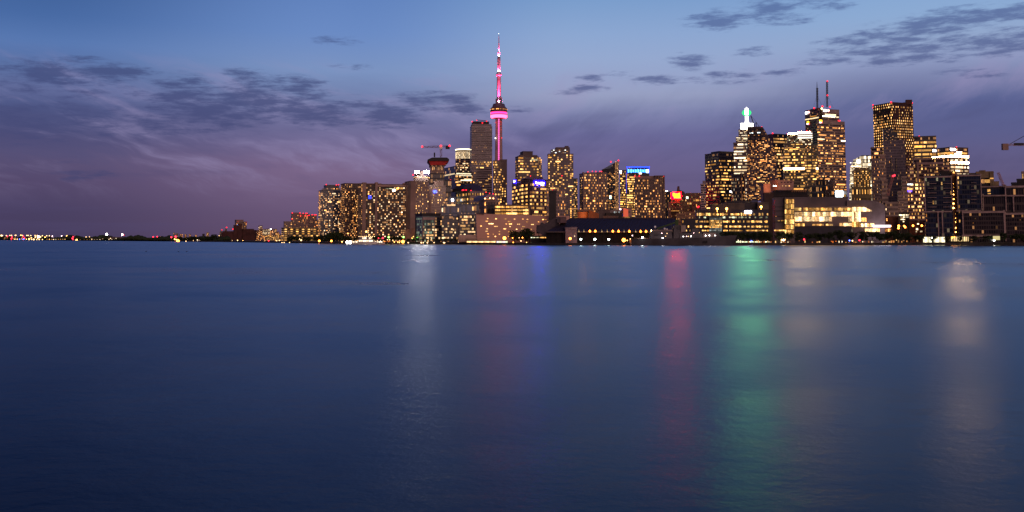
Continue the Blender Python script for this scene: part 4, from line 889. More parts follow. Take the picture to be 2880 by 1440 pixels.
B = Bld('grey_slab_block', 'grey slab sided apartment tower left of the twin striped tower', 'apartment tower', R9, 1500, [SLABD, facade('gsb', (.24, .18, .17), (.03, .022, .026), .45, .5)])
f = B.box(123, 128, 268, 668, 24, 8); B.wins(f, .24, 'warm', 3.6, .8, .5, run=.3, v0=.5); f = B.box(128, 132, 256, 820, 24, 9, mi=1, dY=-6); B.wins(f, .14, 'warm', 3.4, .5, .45); B.beacon((219, 867), r=1.8, m=glow((1, .6, .3), 10.)); B.done()
B = Bld('grey_centre_tower', 'tall grey blue apartment tower with stepped top in front of the red granite tower', 'apartment tower', R9, 1380, [facade('gct', (.17, .14, .16), (.05, .045, .06), .55, .7, dim=.06, dims=.2), facade('gct2', (.10, .10, .11), (.03, .035, .045), .85, .7), glow((1, .72, .5), .35)])
f = B.box(272, 278, 538, 592, 36, 22); B.wins(f, .015, 'warm', 3); f = B.box(270, 275, 512, 566, 3, 18, dY=4, mi=1, yb=596); f = B.box(272, 277, 438, 482, 6, 12, dY=7, yb=570, mi=1); f = B.box(272, 277, 402, 438, 5, 8, dY=9, yb=486, mi=1)
B.win_at(B.f, 365, 608, 30, 26, lit('warm', 2)); B.win_at(B.f, 365, 632, 26, 18, lit('green', 2)); B.win_at(B.f, 455, 579, 14, 10, lit('yellow', 5)); B.win_at(B.f, 300, 579, 60, 5, lit('yellow', 2))
for x in (372, 432): B.box(x - 5, x - 5, x + 5, 800, mi=1, dY=-1, yb=945, depth=2)
B.done()
B = Bld('cream_grid_apartments', 'cream apartment block of square dark windows stepping down beside the red boomed crane', 'apartment block', R9, 1150, [GRID, CONC])
f = B.box(228, 230, 304, 758, 26, 6); B.wins(f, .03, 'warm', 3); f = B.box(250, 252, 328, 1060, 14, 6, dY=-8); B.box(236, 238, 296, 765, mi=1, dY=-1, yb=800, depth=2)
f = B.box(498, 500, 562, 1022, 18, 5, dY=-2); f = B.box(448, 450, 500, 1200, 12, 5, dY=-4)
B.reg = R12; f = B.box(925, 930, 1185, 362, 9, 11, dY=-14); B.wins(f, .06, 'white', 4, .5, .5, v0=.75); f = B.box(1180, 1184, 1262, 560, 6, 4, dY=-12); f = B.box(1182, 1186, 1305, 290, 6, 6, dY=-10, yb=565)
B.done()
B = Bld('balcony_band_apartments', 'wide pink tinged apartment block with long balcony bands and many warm rooms', 'apartment block', R9, 1300, [facade('bba', (.30, .20, .19), (.03, .02, .022), .96, .52), CONC, facade('bba2', (.30, .19, .17), (.04, .025, .025), .9, .55, dim=.2)])
f = B.box(632, 640, 1000, 802, 17, 20, dY=8); B.wins(f, .16, 'orange', 4, .8, .55, run=.2, v0=.3); f = B.box(566, 572, 1075, 905, 22, 22, mi=2); B.wins(f, lambda u, v: .22, 'orange', 4.2, .75, .55, run=.2)
f = B.box(545, 550, 770, 1095, 16, 12, mi=2, dY=-12); B.wins(f, .45, 'orange', 4.6, .7, .55, run=.1)
B.box(678, 678, 702, 850, mi=1, dY=-4, depth=4); B.win_at(f, 596, 1192, 46, 16, glow((.10, .05, 1), 6.)); B.win_at(f, 600, 1110, 60, 14, lit('cool', 5)); B.win_at(f, 590, 1168, 70, 20, lit('orange', 6)); B.done()
B = Bld('rear_lit_office', 'grey office with broad yellow rows between the red tower and the white banded one', 'office tower', R9, 1950, [facade('rlo', (.10, .09, .09), (.05, .045, .04), .95, .55, dim=.3, dims=.5)])
f = B.box(640, 648, 914, 536, 26, 14); B.wins(f, lambda u, v: .85 if int(v * 26) in (24, 23, 22, 21, 20) else .3 if v < .96 else 0, 'yellow', 4.5, .96, .5, run=.7); B.beacon((709, 532), r=2.4); B.done()
B = Bld('bright_banded_office', 'office with two brilliant white light bands and white company signs near the roof', 'office tower', R9, 1800, [facade('bbo', (.12, .08, .07), (.06, .045, .04), .92, .6, dim=.4, dims=.6)])
f = B.box(857, 1082, 1300, 664, 26, 12, nbl=12); W3 = lambda u, v: .9 if .74 < v < .9 else .55
B.wins(f, W3, 'white', 5, .95, .5, run=.6, v1=.90); B.wins(B.l, W3, 'white', 4.5, .95, .5, run=.5, v1=.88, u1=.62); B.wins(B.l, .55, 'yellow', 4, .95, .5, run=.5, v0=.91, v1=.98); B.wins(f, .3, 'yellow', 4, .95, .5, run=.5, v0=.91, v1=.97)
SB = glow((1, .58, .27), 75., True)
B.band(f, B.V(f, 775), .020, 0, 1, SB); B.band(f, B.V(f, 849), .020, 0, 1, SB); B.band(B.l, B.V(f, 775), .018, 0, 1, SB)
for x, y, w in ((1175, 752, 90), (1190, 728, 80)): B.win_at(f, x, y, w, 22, SB)
B.win_at(f, 1060, 732, 110, 16, lit('yellow', 6))
for ff, x, y, w in ((f, 1112, 688, 1.), (B.l, 898, 703, .55)):
    p, k = B.on(ff, x, y, 1.2); text_mesh('Deloitte', 24 * k, glow((1, .92, .96), 14., True), 'sign_lettering', B.root, p, math.atan2(ff.d.y, ff.d.x), .3, w, .5)
B.beacon((1160, 660), r=2.2); B.done()
B = Bld('sand_office', 'sandy topped office with yellow rows behind the framed waterfront block', 'office building', R10, 1500, [facade('sand', (.035, .03, .035), (.015, .014, .02), .95, .6), plain('sand stone', (.24, .18, .10), .8)])
f = B.box(738, 742, 944, 412, 10, 12, mi=1, yb=486); B.box(786, 786, 850, 406, mi=1, dY=4); f = B.box(736, 740, 942, 484, 9, 12, dY=3); B.wins(f, .55, 'yellow', 4.6, .96, .5, run=.6, u0=.25, v0=.4)
g = B.box(900, 900, 945, 428, 14, 3, dY=-2, mi=1); B.win_at(g, 922, 490, 36, 14, lit('yellow', 5)); f = B.box(664, 668, 742, 436, 4, 4, dY=10, mi=1); B.box(930, 930, 1005, 530, mi=1, dY=-40); B.done()
B = Bld('edge_office', 'grey roofed office at the far right edge behind the framed blocks', 'office building', R10, 1150, [PALE, BLACK])
f = B.box(1258, 1262, 1420, 420, 8, 8); B.wins(f, .4, 'yellow', 4); B.box(1205, 1208, 1420, 504, mi=1, dY=-10); B.box(1142, 1145, 1260, 545, mi=1, dY=-12); B.done()
# --- framed waterfront condos
def frame(B, x0, x1, y0, y1, t_=10, m=1, dY=-1.2, sides='lrtb'):
    if 'l' in sides: B.box(x0, x0, x0 + t_, y0, mi=m, dY=dY, yb=y1, depth=3)
    if 'r' in sides: B.box(x1 - t_, x1 - t_, x1, y0, mi=m, dY=dY, yb=y1, depth=3)
    if 't' in sides: B.box(x0, x0, x1, y0, mi=m, dY=dY - .3, yb=y0 + t_ * 1.6, depth=3)
    if 'b' in sides: B.box(x0, x0, x1, y1, mi=m, dY=dY - .3, yb=y1 + t_ * 1.6, depth=3)
CN = facade('condo navy', (.035, .035, .05), (.012, .018, .04), .88, .74, rough=.3, grough=.06, dim=.12, dims=.09, dimc=(1, .75, .4))
B = Bld('framed_navy_condo', 'navy glass apartment block in pale frames with an orange lit stair column', 'apartment block', R10, 905, [CN, FRAME, BLACK, plain('stair core', (.30, .15, .07), .8)])
f = B.box(158, 162, 470, 472, 14, 12); B.wins(f, .05, 'yellow', 1.6, .5, .7); B.wins(f, .4, 'green', .6, .8, .8, v0=.9); frame(B, 156, 470, 468, 860)
f2 = B.box(525, 527, 800, 456, 14, 10, dY=-2); B.wins(f2, .35, 'yellow', 1.8, .45, .6, u1=.09); frame(B, 524, 802, 452, 850, sides='lrtb', dY=-3)
B.box(345, 345, 480, 425, mi=2, dY=10)
f4 = B.box(470, 472, 526, 436, 14, 2, mi=3, dY=6)
B.box(166, 168, 470, 882, 6, 10, dY=-1); fl_ = B.f; B.wins(fl_, .3, 'warm', 2, .3, .6, u1=.12)
for x in (308, 356): B.box(x, x, x + 12, 884, mi=1, dY=-2.5, depth=2)
B.box(480, 482, 585, 868, 6, 3, mi=3, dY=4)
# balconies
for y in range(0, 7):
    for x0, x1 in ((198, 300), (372, 470)): B.box(x0, x0, x1, 546 + y * 53, mi=1, dY=-2.2, yb=551 + y * 53, depth=2)
    B.box(690, 690, 750, 538 + y * 38, mi=1, dY=-4, yb=542 + y * 38, depth=2)
B.done()
for y in [430, 505, 552, 590, 632, 672, 725, 775, 825]:
    b = MB(); b.sphere(at(*R10(491 + (y % 3), y), 902), .95, 0, 6); b.build('stair_lamp', glow((1, .42, .08), 20., True), B.root)
for y in [890, 940, 985, 1050, 1098]:
    b = MB(); b.sphere(at(*R10(514, y), 900), .9, 0, 6); b.build('stair_lamp', glow((1, .42, .08), 20., True), B.root)
B = Bld('framed_dark_condo', 'dark glass apartment block in pale frames running off the right edge', 'apartment block', R10, 890, [facade('condo dark', (.05, .035, .035), (.02, .015, .016), .8, .7, rough=.4, grough=.1, dim=.08, dims=.25), FRAME, CN])
f = B.box(588, 590, 1066, 872, 7, 18); B.wins(f, .012, 'warm', 2, .2, .3); frame(B, 586, 1068, 862, 1128, 14)
f = B.box(1066, 1068, 1500, 890, 7, 16, dY=3); B.wins(f, .02, 'warm', 2, .2, .3); frame(B, 1064, 1500, 880, 1200, 14, dY=1.5, sides='lt')
f = B.box(822, 826, 1082, 690, 5, 10, dY=10); frame(B, 820, 1084, 680, 862, 9, dY=8, sides='ltr')
f = B.box(806, 808, 1068, 590, 3, 8, dY=18, mi=2, depth=30); frame(B, 806, 1070, 580, 660, 8, dY=16, sides='tr'); B.win_at(f, 890, 626, 30, 28, lit('yellow', 5)); B.win_at(f, 894, 662, 30, 10, lit('yellow', 5))
f = B.box(1070, 1072, 1500, 600, 7, 14, dY=12); frame(B, 1070, 1500, 575, 860, 13, dY=10, sides='lt'); B.box(1160, 1160, 1174, 700, mi=1, dY=9, yb=865, depth=2); B.box(1075, 1075, 1500, 680, mi=1, dY=9, yb=694, depth=2)
for x, y in ((1070, 962), (1096, 1000), (1216, 962), (1238, 985), (1226, 1010), (973, 1070), (908, 1112), (985, 1122)): B.win_at(B.f, x, y, 5, 8, lit('orange', 6))
B.done()
B = Bld('retail_pavilion', 'brightly lit glass shop front under the framed navy apartments', 'shop', R10, 880, [plain('pavilion roof', (.16, .13, .11), .7)])
f = B.box(140, 142, 420, 1145, mi=0, yb=1153); B.box(140, 142, 146, 1153, depth=4); B.box(282, 282, 287, 1153, depth=4)
for i in range(15):
    x = 150 + i * 16.5
    if 236 < x < 262: continue
    B.win_at(f, x + 4, 1184, 13, 60, glow((1, .88, .55), (1.6, 2.6, 2.0, .9)[i % 4]))
f = B.box(455, 457, 670, 1142, mi=0, dY=4, yb=1150)
for i in range(11): B.win_at(f, 466 + i * 19, 1176, (6, 12, 9)[i % 3], 50, glow((1, .70, .32), (1.8, .7, 2.4)[i % 3]))
f = B.box(935, 937, 1020, 1140, mi=0, dY=-2, yb=1146); 
for i in range(3): B.win_at(f, 950 + i * 26, 1165, 24, 44, glow((.9, .75, .35), .8))
B.done()
crane('tilted luffing crane boom with two red lamps before the grey centre tower', R9, 1120, ((330, 1250), (332, 1215)), (((330, 1240), (392, 1006)), ((330, 1240), (322, 1225))), cat='crane', beac=((385, 1010), (404, 1003)), col=(.36, .17, .14), mw=2.2)
crane('short pinkish crane boom leaning above the framed dark apartments', R10, 1000, ((1055, 600), (1056, 560)), (((1054, 565), (994, 422)), ((1055, 565), (1060, 560))), cat='crane', col=(.42, .22, .2), mw=1.9)
def cw2(root, P, cm):
    b = MB(); b.box(P(1073, 133), (2.6, 0, 0), (0, 1.4, 0), (0, 0, 2.9)); b.build('counterweight', plain('counterweight', (.30, .20, .17), .8), root)
    b = MB(); b.bar(P(1120, 106), P(1292, 8), .3); b.build('stay', BLACK, root)
    b = MB(); b.box(P(1230, 102), (4.2, 0, 0), (0, 1, 0), (0, 0, 1.0)); b.build('winch', BLACK, root)
crane('pale crane counter jib with a square counterweight entering at the right edge', R10, 900, ((1420, 620), (1420, 60)), (((1420, 112), (1062, 110)), ((1420, 112), (1600, 118))), beac=(), col=(.42, .26, .2), mw=1.6, extra=cw2)
# --- right waterfront: terraced office, college
RIB = facade('terr', (.02, .02, .035), (.03, .025, .015), 1., .5, rough=.4, dim=.5, dimc=(1, .7, .25), dims=.10)
B = Bld('terraced_office', 'long dark office with glowing ribbon floors and a bluish glass atrium', 'office building', R6, 905, [DARKB, plain('penthouse', (.09, .075, .07), .7), plain('atrium', (.10, .16, .16), .2)], phi=-8)
rows = [(488, 1490, 762, 785, 828), (488, 1490, 832, 836, 862), (285, 1490, 884, 890, 925), (285, 1490, 955, 960, 993), (285, 1490, 1015, 1020, 1044)]
f = B.box(285, 290, 1495, 884, dY=0); g = B.box(488, 492, 1495, 760, dY=4); B.box(700, 702, 862, 680, mi=1, dY=14); B.box(860, 862, 1162, 668, mi=1, dY=18); B.box(910, 912, 1342, 640, mi=0, dY=26); B.box(1340, 1342, 1495, 655, mi=1, dY=16)
rg = random.Random(5)
for x0, x1, yt, a, z in rows:
    x = x0 + 8; fx = f if yt > 870 else g
    while x < x1 - 14:
        w = rg.choice((10, 14, 20, 28)); gap = 2.5
        if not (655 < x < 850 and yt > 850):
            if rg.random() < (.80 if yt != 832 else .5) * (1 if x > 560 or yt < 870 else .45): B.win_at(fx, x + w / 2, (a + z) / 2, min(w, x1 - x - 4), (z - a) * rg.uniform(.5, .95), lit('yellow' if yt != 832 else 'green', 3.4 if yt != 832 else 1.8))
        x += w + gap
B.win_at(g, 1320, 1040, 0.1, 0.1, lit('yellow', 1))
a = B.box(665, 668, 845, 856, mi=2, dY=-6)
for j, y in enumerate((872, 895, 918, 942, 962, 985, 1008, 1030)):
    for i in range(9): B.win_at(a, 680 + i * 19, y, 16, 17, lit('cool' if j in (0, 6, 7) else 'yellow', (.5, 2.2, 2.6, 1.6, 3.0, 2.2, .6, .8)[j]))
B.band(f, .04, .045, .62, .98, 'green', 3.5)
B.done(cap=100)
for x, y in ((778, 729), (910, 728), (1390, 703)):
    b = MB(); q = at(*R6(x, y), 900); b.sphere(q, 1.1, 0, 8); b.bar(q - Vector((0, 0, 3)), q, .15); b.build('floodlamp', glow((1, .40, .08), 12., True), B.root)
p, k = B.on(g, 1207, 768, 1.); text_mesh('corus', 40 * k, glow((1, .95, .97), 9., True), 'sign_lettering', B.root, p, math.atan2(g.d.y, g.d.x), .3, .95, .5)
hotel_sign(B, g, 1207, 794, 88, 6, glow((1, .9, .9), 8.), 'sign')
B = Bld('college_building', 'long plum metal building with a glowing glass stair tower and swooping lit entrance', 'college building', R11, 912, [PLUM, plain('hull metal', (.13, .10, .11), .45, scale=.1), DARKB], phi=-10)
f = B.box(238, 262, 640, 262); fl_ = f
f = B.box(630, 634, 1660, 256, dY=2); fm = f
hull = B.prism([(1280, 1130), (1280, 405), (1640, 400), (1640, 292), (1900, 288), (2010, 290), (2160, 303), (2270, 335), (2340, 370), (2368, 392), (2372, 742), (2372, 1130)], 50, mi=1, dY=-1)
B.box(640, 642, 1730, 808, mi=2, dY=-3)
for y in (262 + 150, 490, 595, 700): B.box(238, 243, 455, y, mi=2, dY=-.8, yb=y + 12, depth=2)
def glz(f, x0, x1, y0, y1, n, kind, st, r=None, slope=None, gap=1.5):
    for i in range(n):
        a, z = x0 + (x1 - x0) * i / n, x0 + (x1 - x0) * (i + 1) / n; yy0, yy1 = y0, y1
        if slope: yy0 = y0 + slope((i + .5) / n)
        if r and B.rng.random() > r: continue
        B.win_at(f, (a + z) / 2, (yy0 + yy1) / 2, z - a - gap, yy1 - yy0, lit(kind, st * B.rng.uniform(.9, 1.1)) if isinstance(kind, str) and False else lit(kind, st))
fr_ = B.f
face = Face(fm.o + fm.n * 4.2, fm.d, fm.w, fm.z0, fm.z1, fm.n, 1, 1)
glz(face, 640, 1730, 436, 490, 26, 'yellow', 2.6, .92)
BR = 'office'; BW = 4.6
glz(face, 632, 1730, 517, 600, 22, BR, BW); glz(face, 632, 1352, 608, 694, 15, BR, BW)
glz(face, 640, 832, 735, 800, 6, 'yellow', 3.2); glz(face, 980, 1370, 745, 778, 9, 'orange', 3.2, .8); glz(face, 1500, 1735, 728, 798, 6, BR, 5)
glz(face, 1668, 1735, 615, 700, 2, BR, 3.6)
glz(face, 1738, 2115, 424, 506, 11, BR, 5, None, lambda u: 0 if u < .6 else (u - .6) * 150)
glz(face, 1738, 1900, 510, 700, 5, BR, 4); glz(face, 1738, 1880, 704, 800, 4, 'yellow', 2.6); glz(face, 1900, 2010, 625, 700, 3, 'orange', 3.4); glz(face, 1880, 2160, 735, 800, 8, BR, 5)
glz(face, 1985, 2265, 832, 892, 8, BR, 5); glz(face, 2368, 2480, 835, 892, 4, 'warm', 4)
glz(face, 650, 690, 850, 890, 2, 'green', 2); glz(face, 1400, 1470, 840, 890, 2, 'green', 1.2); glz(face, 1660, 1740, 840, 890, 2, 'green', 1.4); glz(face, 1175, 1225, 900, 985, 2, 'green', 2.4); glz(face, 255, 450, 855, 880, 6, 'yellow', 4); glz(face, 320, 360, 675, 690, 1, 'yellow', 5)
glz(face, 380, 440, 672, 690, 2, 'yellow', 1.4); glz(face, 270, 300, 592, 606, 1, 'warm', 3)
# stair tower of glass
st_ = B.box(455, 458, 636, 262, mi=1, dY=-7, depth=12); sf2 = st_
for i in range(6):
    for j, (y0, y1) in enumerate(((270, 355), (365, 455), (472, 550), (566, 648), (660, 745), (758, 842), (856, 940))): 
        x = 470 + i * 29; B.win_at(sf2, x + 2, (y0 + y1) / 2, 26, y1 - y0 - 2, lit('yellow', 2.0 if j < 2 else 3.2))
B.done(cap=140)
q, _ = solid(B, 'canopy_light', glow((1, .84, .92), 6., True), [(2155, 802), (2155, 768), (2476, 768), (2476, 802)], 5, -12)
# brick infill and brightly lit restaurant between college and condos
B = Bld('brick_infill', 'low brick building lit orange between the college and the framed condos', 'building', R12, 960, [BRICK, plain('brick plain', (.22, .10, .06), .9, scale=.3)])
f = B.box(925, 928, 1200, 655, 6, 8, mi=1); B.wins(f, 0); f = B.box(1410, 1414, 1720, 760, 4, 8, mi=1, dY=-20)
for x, y in ((958, 686), (962, 716)): B.win_at(B.f, x, y, 18, 16, lit('warm', 6))
for x, y, w, h in ((1568, 890, 40, 36), (1556, 940, 22, 28), (1652, 938, 40, 28), (1590, 785, 30, 20)): B.win_at(f, x, y, w, h, lit('white', 6))
B.done()
B = Bld('lit_restaurant', 'small dark building with three blazing window rows beside the brick building', 'restaurant', R12, 940, [BLACK])
f = B.box(1205, 1208, 1412, 575)
for x0, x1, y, h in ((1205, 1400, 607, 26), (1228, 1405, 648, 22), (1230, 1335, 694, 22), (1285, 1312, 738, 18)):
    n = int((x1 - x0) / 26)
    for i in range(n): B.win_at(f, x0 + (i + .5) * (x1 - x0) / n, y, (x1 - x0) / n - 3, h, lit('white', 5))
B.done()
# --- sugar refinery
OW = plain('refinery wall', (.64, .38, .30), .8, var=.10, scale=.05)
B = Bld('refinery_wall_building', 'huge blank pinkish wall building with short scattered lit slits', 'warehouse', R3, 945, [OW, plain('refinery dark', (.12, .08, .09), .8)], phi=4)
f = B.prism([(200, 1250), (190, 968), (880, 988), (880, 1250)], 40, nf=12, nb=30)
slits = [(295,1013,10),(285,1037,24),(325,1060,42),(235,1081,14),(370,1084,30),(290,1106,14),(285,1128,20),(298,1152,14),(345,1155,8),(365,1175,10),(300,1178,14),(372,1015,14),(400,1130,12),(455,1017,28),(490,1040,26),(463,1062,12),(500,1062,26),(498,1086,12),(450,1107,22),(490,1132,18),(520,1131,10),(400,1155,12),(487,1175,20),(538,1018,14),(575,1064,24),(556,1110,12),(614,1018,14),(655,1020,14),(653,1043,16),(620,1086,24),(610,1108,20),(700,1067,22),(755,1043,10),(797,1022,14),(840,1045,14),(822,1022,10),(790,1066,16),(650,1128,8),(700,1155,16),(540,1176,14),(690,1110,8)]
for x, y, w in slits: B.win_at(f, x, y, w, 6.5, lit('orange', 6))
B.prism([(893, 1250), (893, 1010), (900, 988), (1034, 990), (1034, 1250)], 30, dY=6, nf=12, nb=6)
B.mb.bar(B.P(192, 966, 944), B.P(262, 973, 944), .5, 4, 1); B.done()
b = MB(); Y = 938; p0, p1 = at(*R3(884, 1250), Y), at(*R3(883, 768), Y); root = empty('chimney_stack', (p0.x, p0.y, GZ), 'tall dark square chimney standing against the pinkish refinery wall', 'chimney')
b.box(((p0.x + p1.x) / 2, Y + 3, (p1.z + GZ) / 2), (3.3, 0, 0), (0, 3.3, 0), (0, 0, (p1.z - GZ) / 2)); b.build('shaft', BLACK, root); b = MB(); b.box((p1.x, Y + 3, p1.z), (3.6, 0, 0), (0, 3.6, 0), (0, 0, 1)); b.build('cap', BLACK, root)
STEEL = plain('gallery steel', (.05, .038, .055), .6, scale=.3)
PC = lambda x, y, Y=880: at(*RC(x, y), Y)
root = empty('conveyor', (PC(1600, 600).x, 880, GZ), 'dark crossing conveyor galleries with a boxy transfer house beside the refinery shed', 'conveyor')
def gal(a, c_, w, Y, dep=5, name='gallery'):
    b = MB(); A_, C_ = PC(*a, Y), PC(*c_, Y); d = (C_ - A_); u = d.normalized(); n = Vector((0, 1, 0)); h = n.cross(u); b.box((A_ + C_) / 2 + n * dep / 2, d / 2, n * dep / 2, h * w / 2); b.build(name, STEEL, root)
gal((880, 430), (1760, 960), 9.2, 872); gal((1085, 500), (1500, 260), 7.6, 884)
b = MB(); a, c_ = PC(812, 385, 878), PC(1080, 665, 878); b.abox(a.x, c_.x - 4, 878, 890, c_.z, a.z); b.build('transfer_house', STEEL, root)
b = MB(); a, c_ = PC(1478, 118, 880), PC(1790, 305, 880); b.abox(a.x, a.x + (c_.x - a.x) * .36, 880, 892, c_.z, a.z, 0); b.abox(a.x + (c_.x - a.x) * .36, c_.x, 879, 892.5, c_.z - .2, a.z + .2, 1); b.build('head_house', [STEEL, plain('head front', (.12, .075, .09), .7)], root)
b = MB(); pts = [PC(1600, 305, 886), PC(1760, 305, 886), PC(1760, 1000, 886), PC(1440, 1000, 886), PC(1440, 660, 886)]
i = len(b.v); b.v += [tuple(p) for p in pts] + [tuple(p + Vector((0, 8, 0))) for p in pts]; n = 5
b.f += [tuple(range(n)), tuple(range(2 * n - 1, n - 1, -1))] + [(k, n + k, n + (k + 1) % n, (k + 1) % n) for k in range(n)]; b.uv += [(0, -9)] * (2 * n + 4 * n); b.mi += [0] * (n + 2); b.build('support_house', plain('brown shed', (.045, .022, .018), .8), root)
for x, y0, y1 in ((1275, 470, 560), (1355, 430, 640), (1480, 330, 650), (1550, 300, 520), (880, 660, 1010), (1000, 700, 1010), (1170, 740, 1010), (1230, 740, 1010), (1490, 860, 1025), (1570, 880, 1025)):
    b = MB(); b.bar(PC(x, y0, 882), PC(x, y1, 882), .35); b.build('leg', BLACK, root)
b = MB(); b.bar(PC(1020, 850, 881), PC(1350, 1010, 881), .3); b.bar(PC(1180, 850, 881), PC(1400, 960, 881), .3); b.build('brace', BLACK, root)
B = Bld('refinery_shed', 'very long black roofed refinery shed with lamps hung along its open side', 'shed', R5, 850, [plain('shed roof', (.030, .020, .038), .7, scale=.02), plain('shed dark', (.010, .008, .010), .9), CONCD], phi=3)
B.mb_ = None
def shed():
    a = at(*R5(20, 866), 905); e = at(*R5(1500 + 8, 872), 905); lo = at(*R5(90, 1052), 862); hi = at(*R5(1580, 1052), 862); hi2 = at(*R6(235, 950), 862); pe = at(*R6(190, 878), 905)
    B.start(lo); z0 = lo.z; ridge0 = Vector((a.x, 905, a.z)); ridge1 = Vector((pe.x, 905, a.z)); e0 = Vector((lo.x - 25, 862, z0)); e1 = Vector((hi2.x, 862, z0))
    b0 = Vector((e0.x, 950, z0)); b1 = Vector((e1.x, 950, z0)); m = B.mb
    m.quad(e0, e1, ridge1, ridge0); m.quad(b1, b0, ridge0, ridge1); m.poly([e0, ridge0, b0]); m.poly([e1, b1, ridge1])
    # gable trim, seams over the roof and the dark lower hall
    for i in range(30):
        t_ = i / 29; p = e0.lerp(e1, t_); q = ridge0.lerp(ridge1, t_); m.bar(p + Vector((0, -.2, .15)), q + Vector((0, -.2, .15)), .22)
    m.quad((e0.x, 866, GZ), (e1.x, 866, GZ), (e1.x, 866, z0), (e0.x, 866, z0), None, 1)
    m.bar(e0, e1, .5, 4, 2); m.bar(ridge0 + Vector((0, 0, .3)), ridge1 + Vector((0, 0, .3)), .5, 4, 0)
    for i in range(24): x = e0.x + (e1.x - e0.x) * i / 23; m.bar((x, 862.5, GZ), (x, 862.5, z0), .35, 4, 1)
shed(); B.done()
SL = [(292, 1042, 'o'), (368, 1042, 'o'), (612, 1043, 'o'), (692, 1043, 'o'), (842, 1045, 'o'), (1000, 1046, 'o'), (1075, 1046, 'o'), (1152, 1046, 'y'), (210, 1046, 's'), (460, 1047, 's'), (535, 1047, 's'), (770, 1049, 's'), (932, 1050, 's'), (140, 1046, 's')]
for x, y, k in SL:
    b = MB(); b.sphere(at(*R5(x, y), 858), {'o': 1.0, 'y': .8, 's': .5}[k], 0, 6); q = at(*R5(x, y), 858); b.bar(q, q + Vector((0, 1.5, 1.6)), .12)
    b.build('eave_lamp', {'o': glow((1, .24, .03), 7., True), 'y': LAMP_Y, 's': glow((1, .6, .25), .8)}[k], B.root)
B = Bld('grey_bin_house', 'pale grey bin house lit by a fierce orange lamp in front of the shed', 'shed', RC, 856, [plain('bin wall', (.22, .16, .19), .8, scale=.3), FRAME], phi=3)
B.box(1758, 1760, 1935, 505, dY=4, z_=0) if False else B.box(1758, 1760, 1940, 505, dY=4); B.box(1935, 1937, 2138, 490, dY=0); B.box(1938, 1938, 2122, 492, mi=1, dY=-1, yb=512, depth=2); B.win_at(B.f, 2062, 752, 26, 30, lit('white', 5)); B.win_at(B.f, 2090, 652, 18, 20, lit('yellow', 2)); B.done()
# things seen above the shed roof
B = Bld('orange_lit_tank', 'round molasses tank glowing orange above the shed roof', 'tank', R5, 1010, [plain('tank', (.55, .22, .08), .6), BLACK]); B.cyl(118, 278, 772, 4, 4, yb=None); B.done()
l = bpy.data.lights.new('tank_lamp', 'POINT'); l.color = (1, .30, .05); l.energy = 12000; l.shadow_soft_size = 1; lo = bpy.data.objects.new('tank_lamp', l); COL.objects.link(lo); lo.parent = B.root; lo.location = at(*R5(200, 840), 985) - B.root.location
B = Bld('conveyor_roof_house', 'brown slant roofed house beside the orange lit tank', 'shed', R5, 1005, [plain('slant', (.16, .07, .04), .8), CONCD]); B.prism([(278, 1000), (278, 740), (418, 800), (418, 1000)], 30); B.prism([(116, 770), (118, 738), (280, 738), (300, 748), (300, 770)], 20, mi=1, dY=10); B.done()
B = Bld('grey_roof_plant', 'grey boxy roof plant buildings with a white lit bay above the shed', 'plant building', R5, 1010, [GREY, CONCD, BLACK]); B.box(415, 418, 575, 752, mi=1, dY=10); B.box(450, 452, 512, 748, mi=0, dY=4); f = B.box(572, 575, 720, 758, mi=0, dY=2)
for x in (634, 655, 700): B.win_at(f, x, 788, 12, 44, lit('cool', 3.5))
B.box(510, 512, 740, 800, mi=2, dY=-6); B.box(345, 350, 690, 842, mi=1, dY=-10); B.done()
B = Bld('red_panelled_office', 'small office with a red lit panel and pink striped floors above the shed', 'office building', R5, 1150, [facade('rpo', (.34, .22, .21), (.06, .04, .04), .96, .45), glow((1, .16, .08), .7)]); f = B.box(700, 760, 875, 735, 6, 8, nbl=6); B.wins(f, .25, 'warm', 2.5, .9, .4, run=.4); B.prism([(762, 840), (762, 720), (826, 738), (826, 840)], 1.5, mi=1, dY=-2); B.win_at(B.f, 716, 738, 18, 20, glow((1, .7, .8), 8.)); B.done()
# slatted pavilion, lit kiosk, trailer on the refinery quay
B = Bld('slatted_pavilion', 'low slatted pavilion glowing orange at the foot of the pinkish wall', 'pavilion', R3, 918, [plain('slat', (.5, .36, .28), .7), plain('slat back', (.20, .09, .05), .8)], phi=3)
f = B.box(34, 36, 194, 1168, mi=1, dY=2)
for i in range(20): x = 36 + i * 8; B.mb.bar(B.P(x, 1164, 916), B.P(x + (i % 3 - 1) * 2, 1225, 916), .55, 4, 0)
B.box(34, 34, 196, 1160, mi=0, dY=-2, yb=1166, depth=4)
f = B.box(103, 105, 372, 1205, mi=0, dY=-6)
for i in range(14): B.win_at(f, 115 + i * 18.5, 1224, 17, 10, glow((1, .62, .25), (2.2, 3.2, 1.4)[i % 3]))
B.box(100, 100, 340, 1192, mi=0, dY=-4, yb=1196, depth=8); B.done()
B = Bld('white_trailer', 'white lit box trailer parked on the refinery quay under the orange lamp', 'trailer', R3, 912, [plain('trailer', (.6, .55, .55), .6)], phi=2); f = B.box(372, 374, 476, 1216, mi=0, yb=1248)
for i in range(5): B.win_at(f, 385 + i * 20, 1229, 19, 22, glow(((1, .8, .7), (1, .9, .9), (.95, 1, .6))[(i + 1) % 3], 1.3))
for x in (390, 455): b_ = B.P(x, 1250, 911); B.mb.bar(b_, b_ + Vector((0, 3, 0)), .5, 10)
B.done()
B = Bld('waterside_shed', 'low dark shed with a strip of bright windows behind the quay trees', 'shed', RC, 905, [BLACK], phi=3); f = B.box(600, 604, 1240, 740)
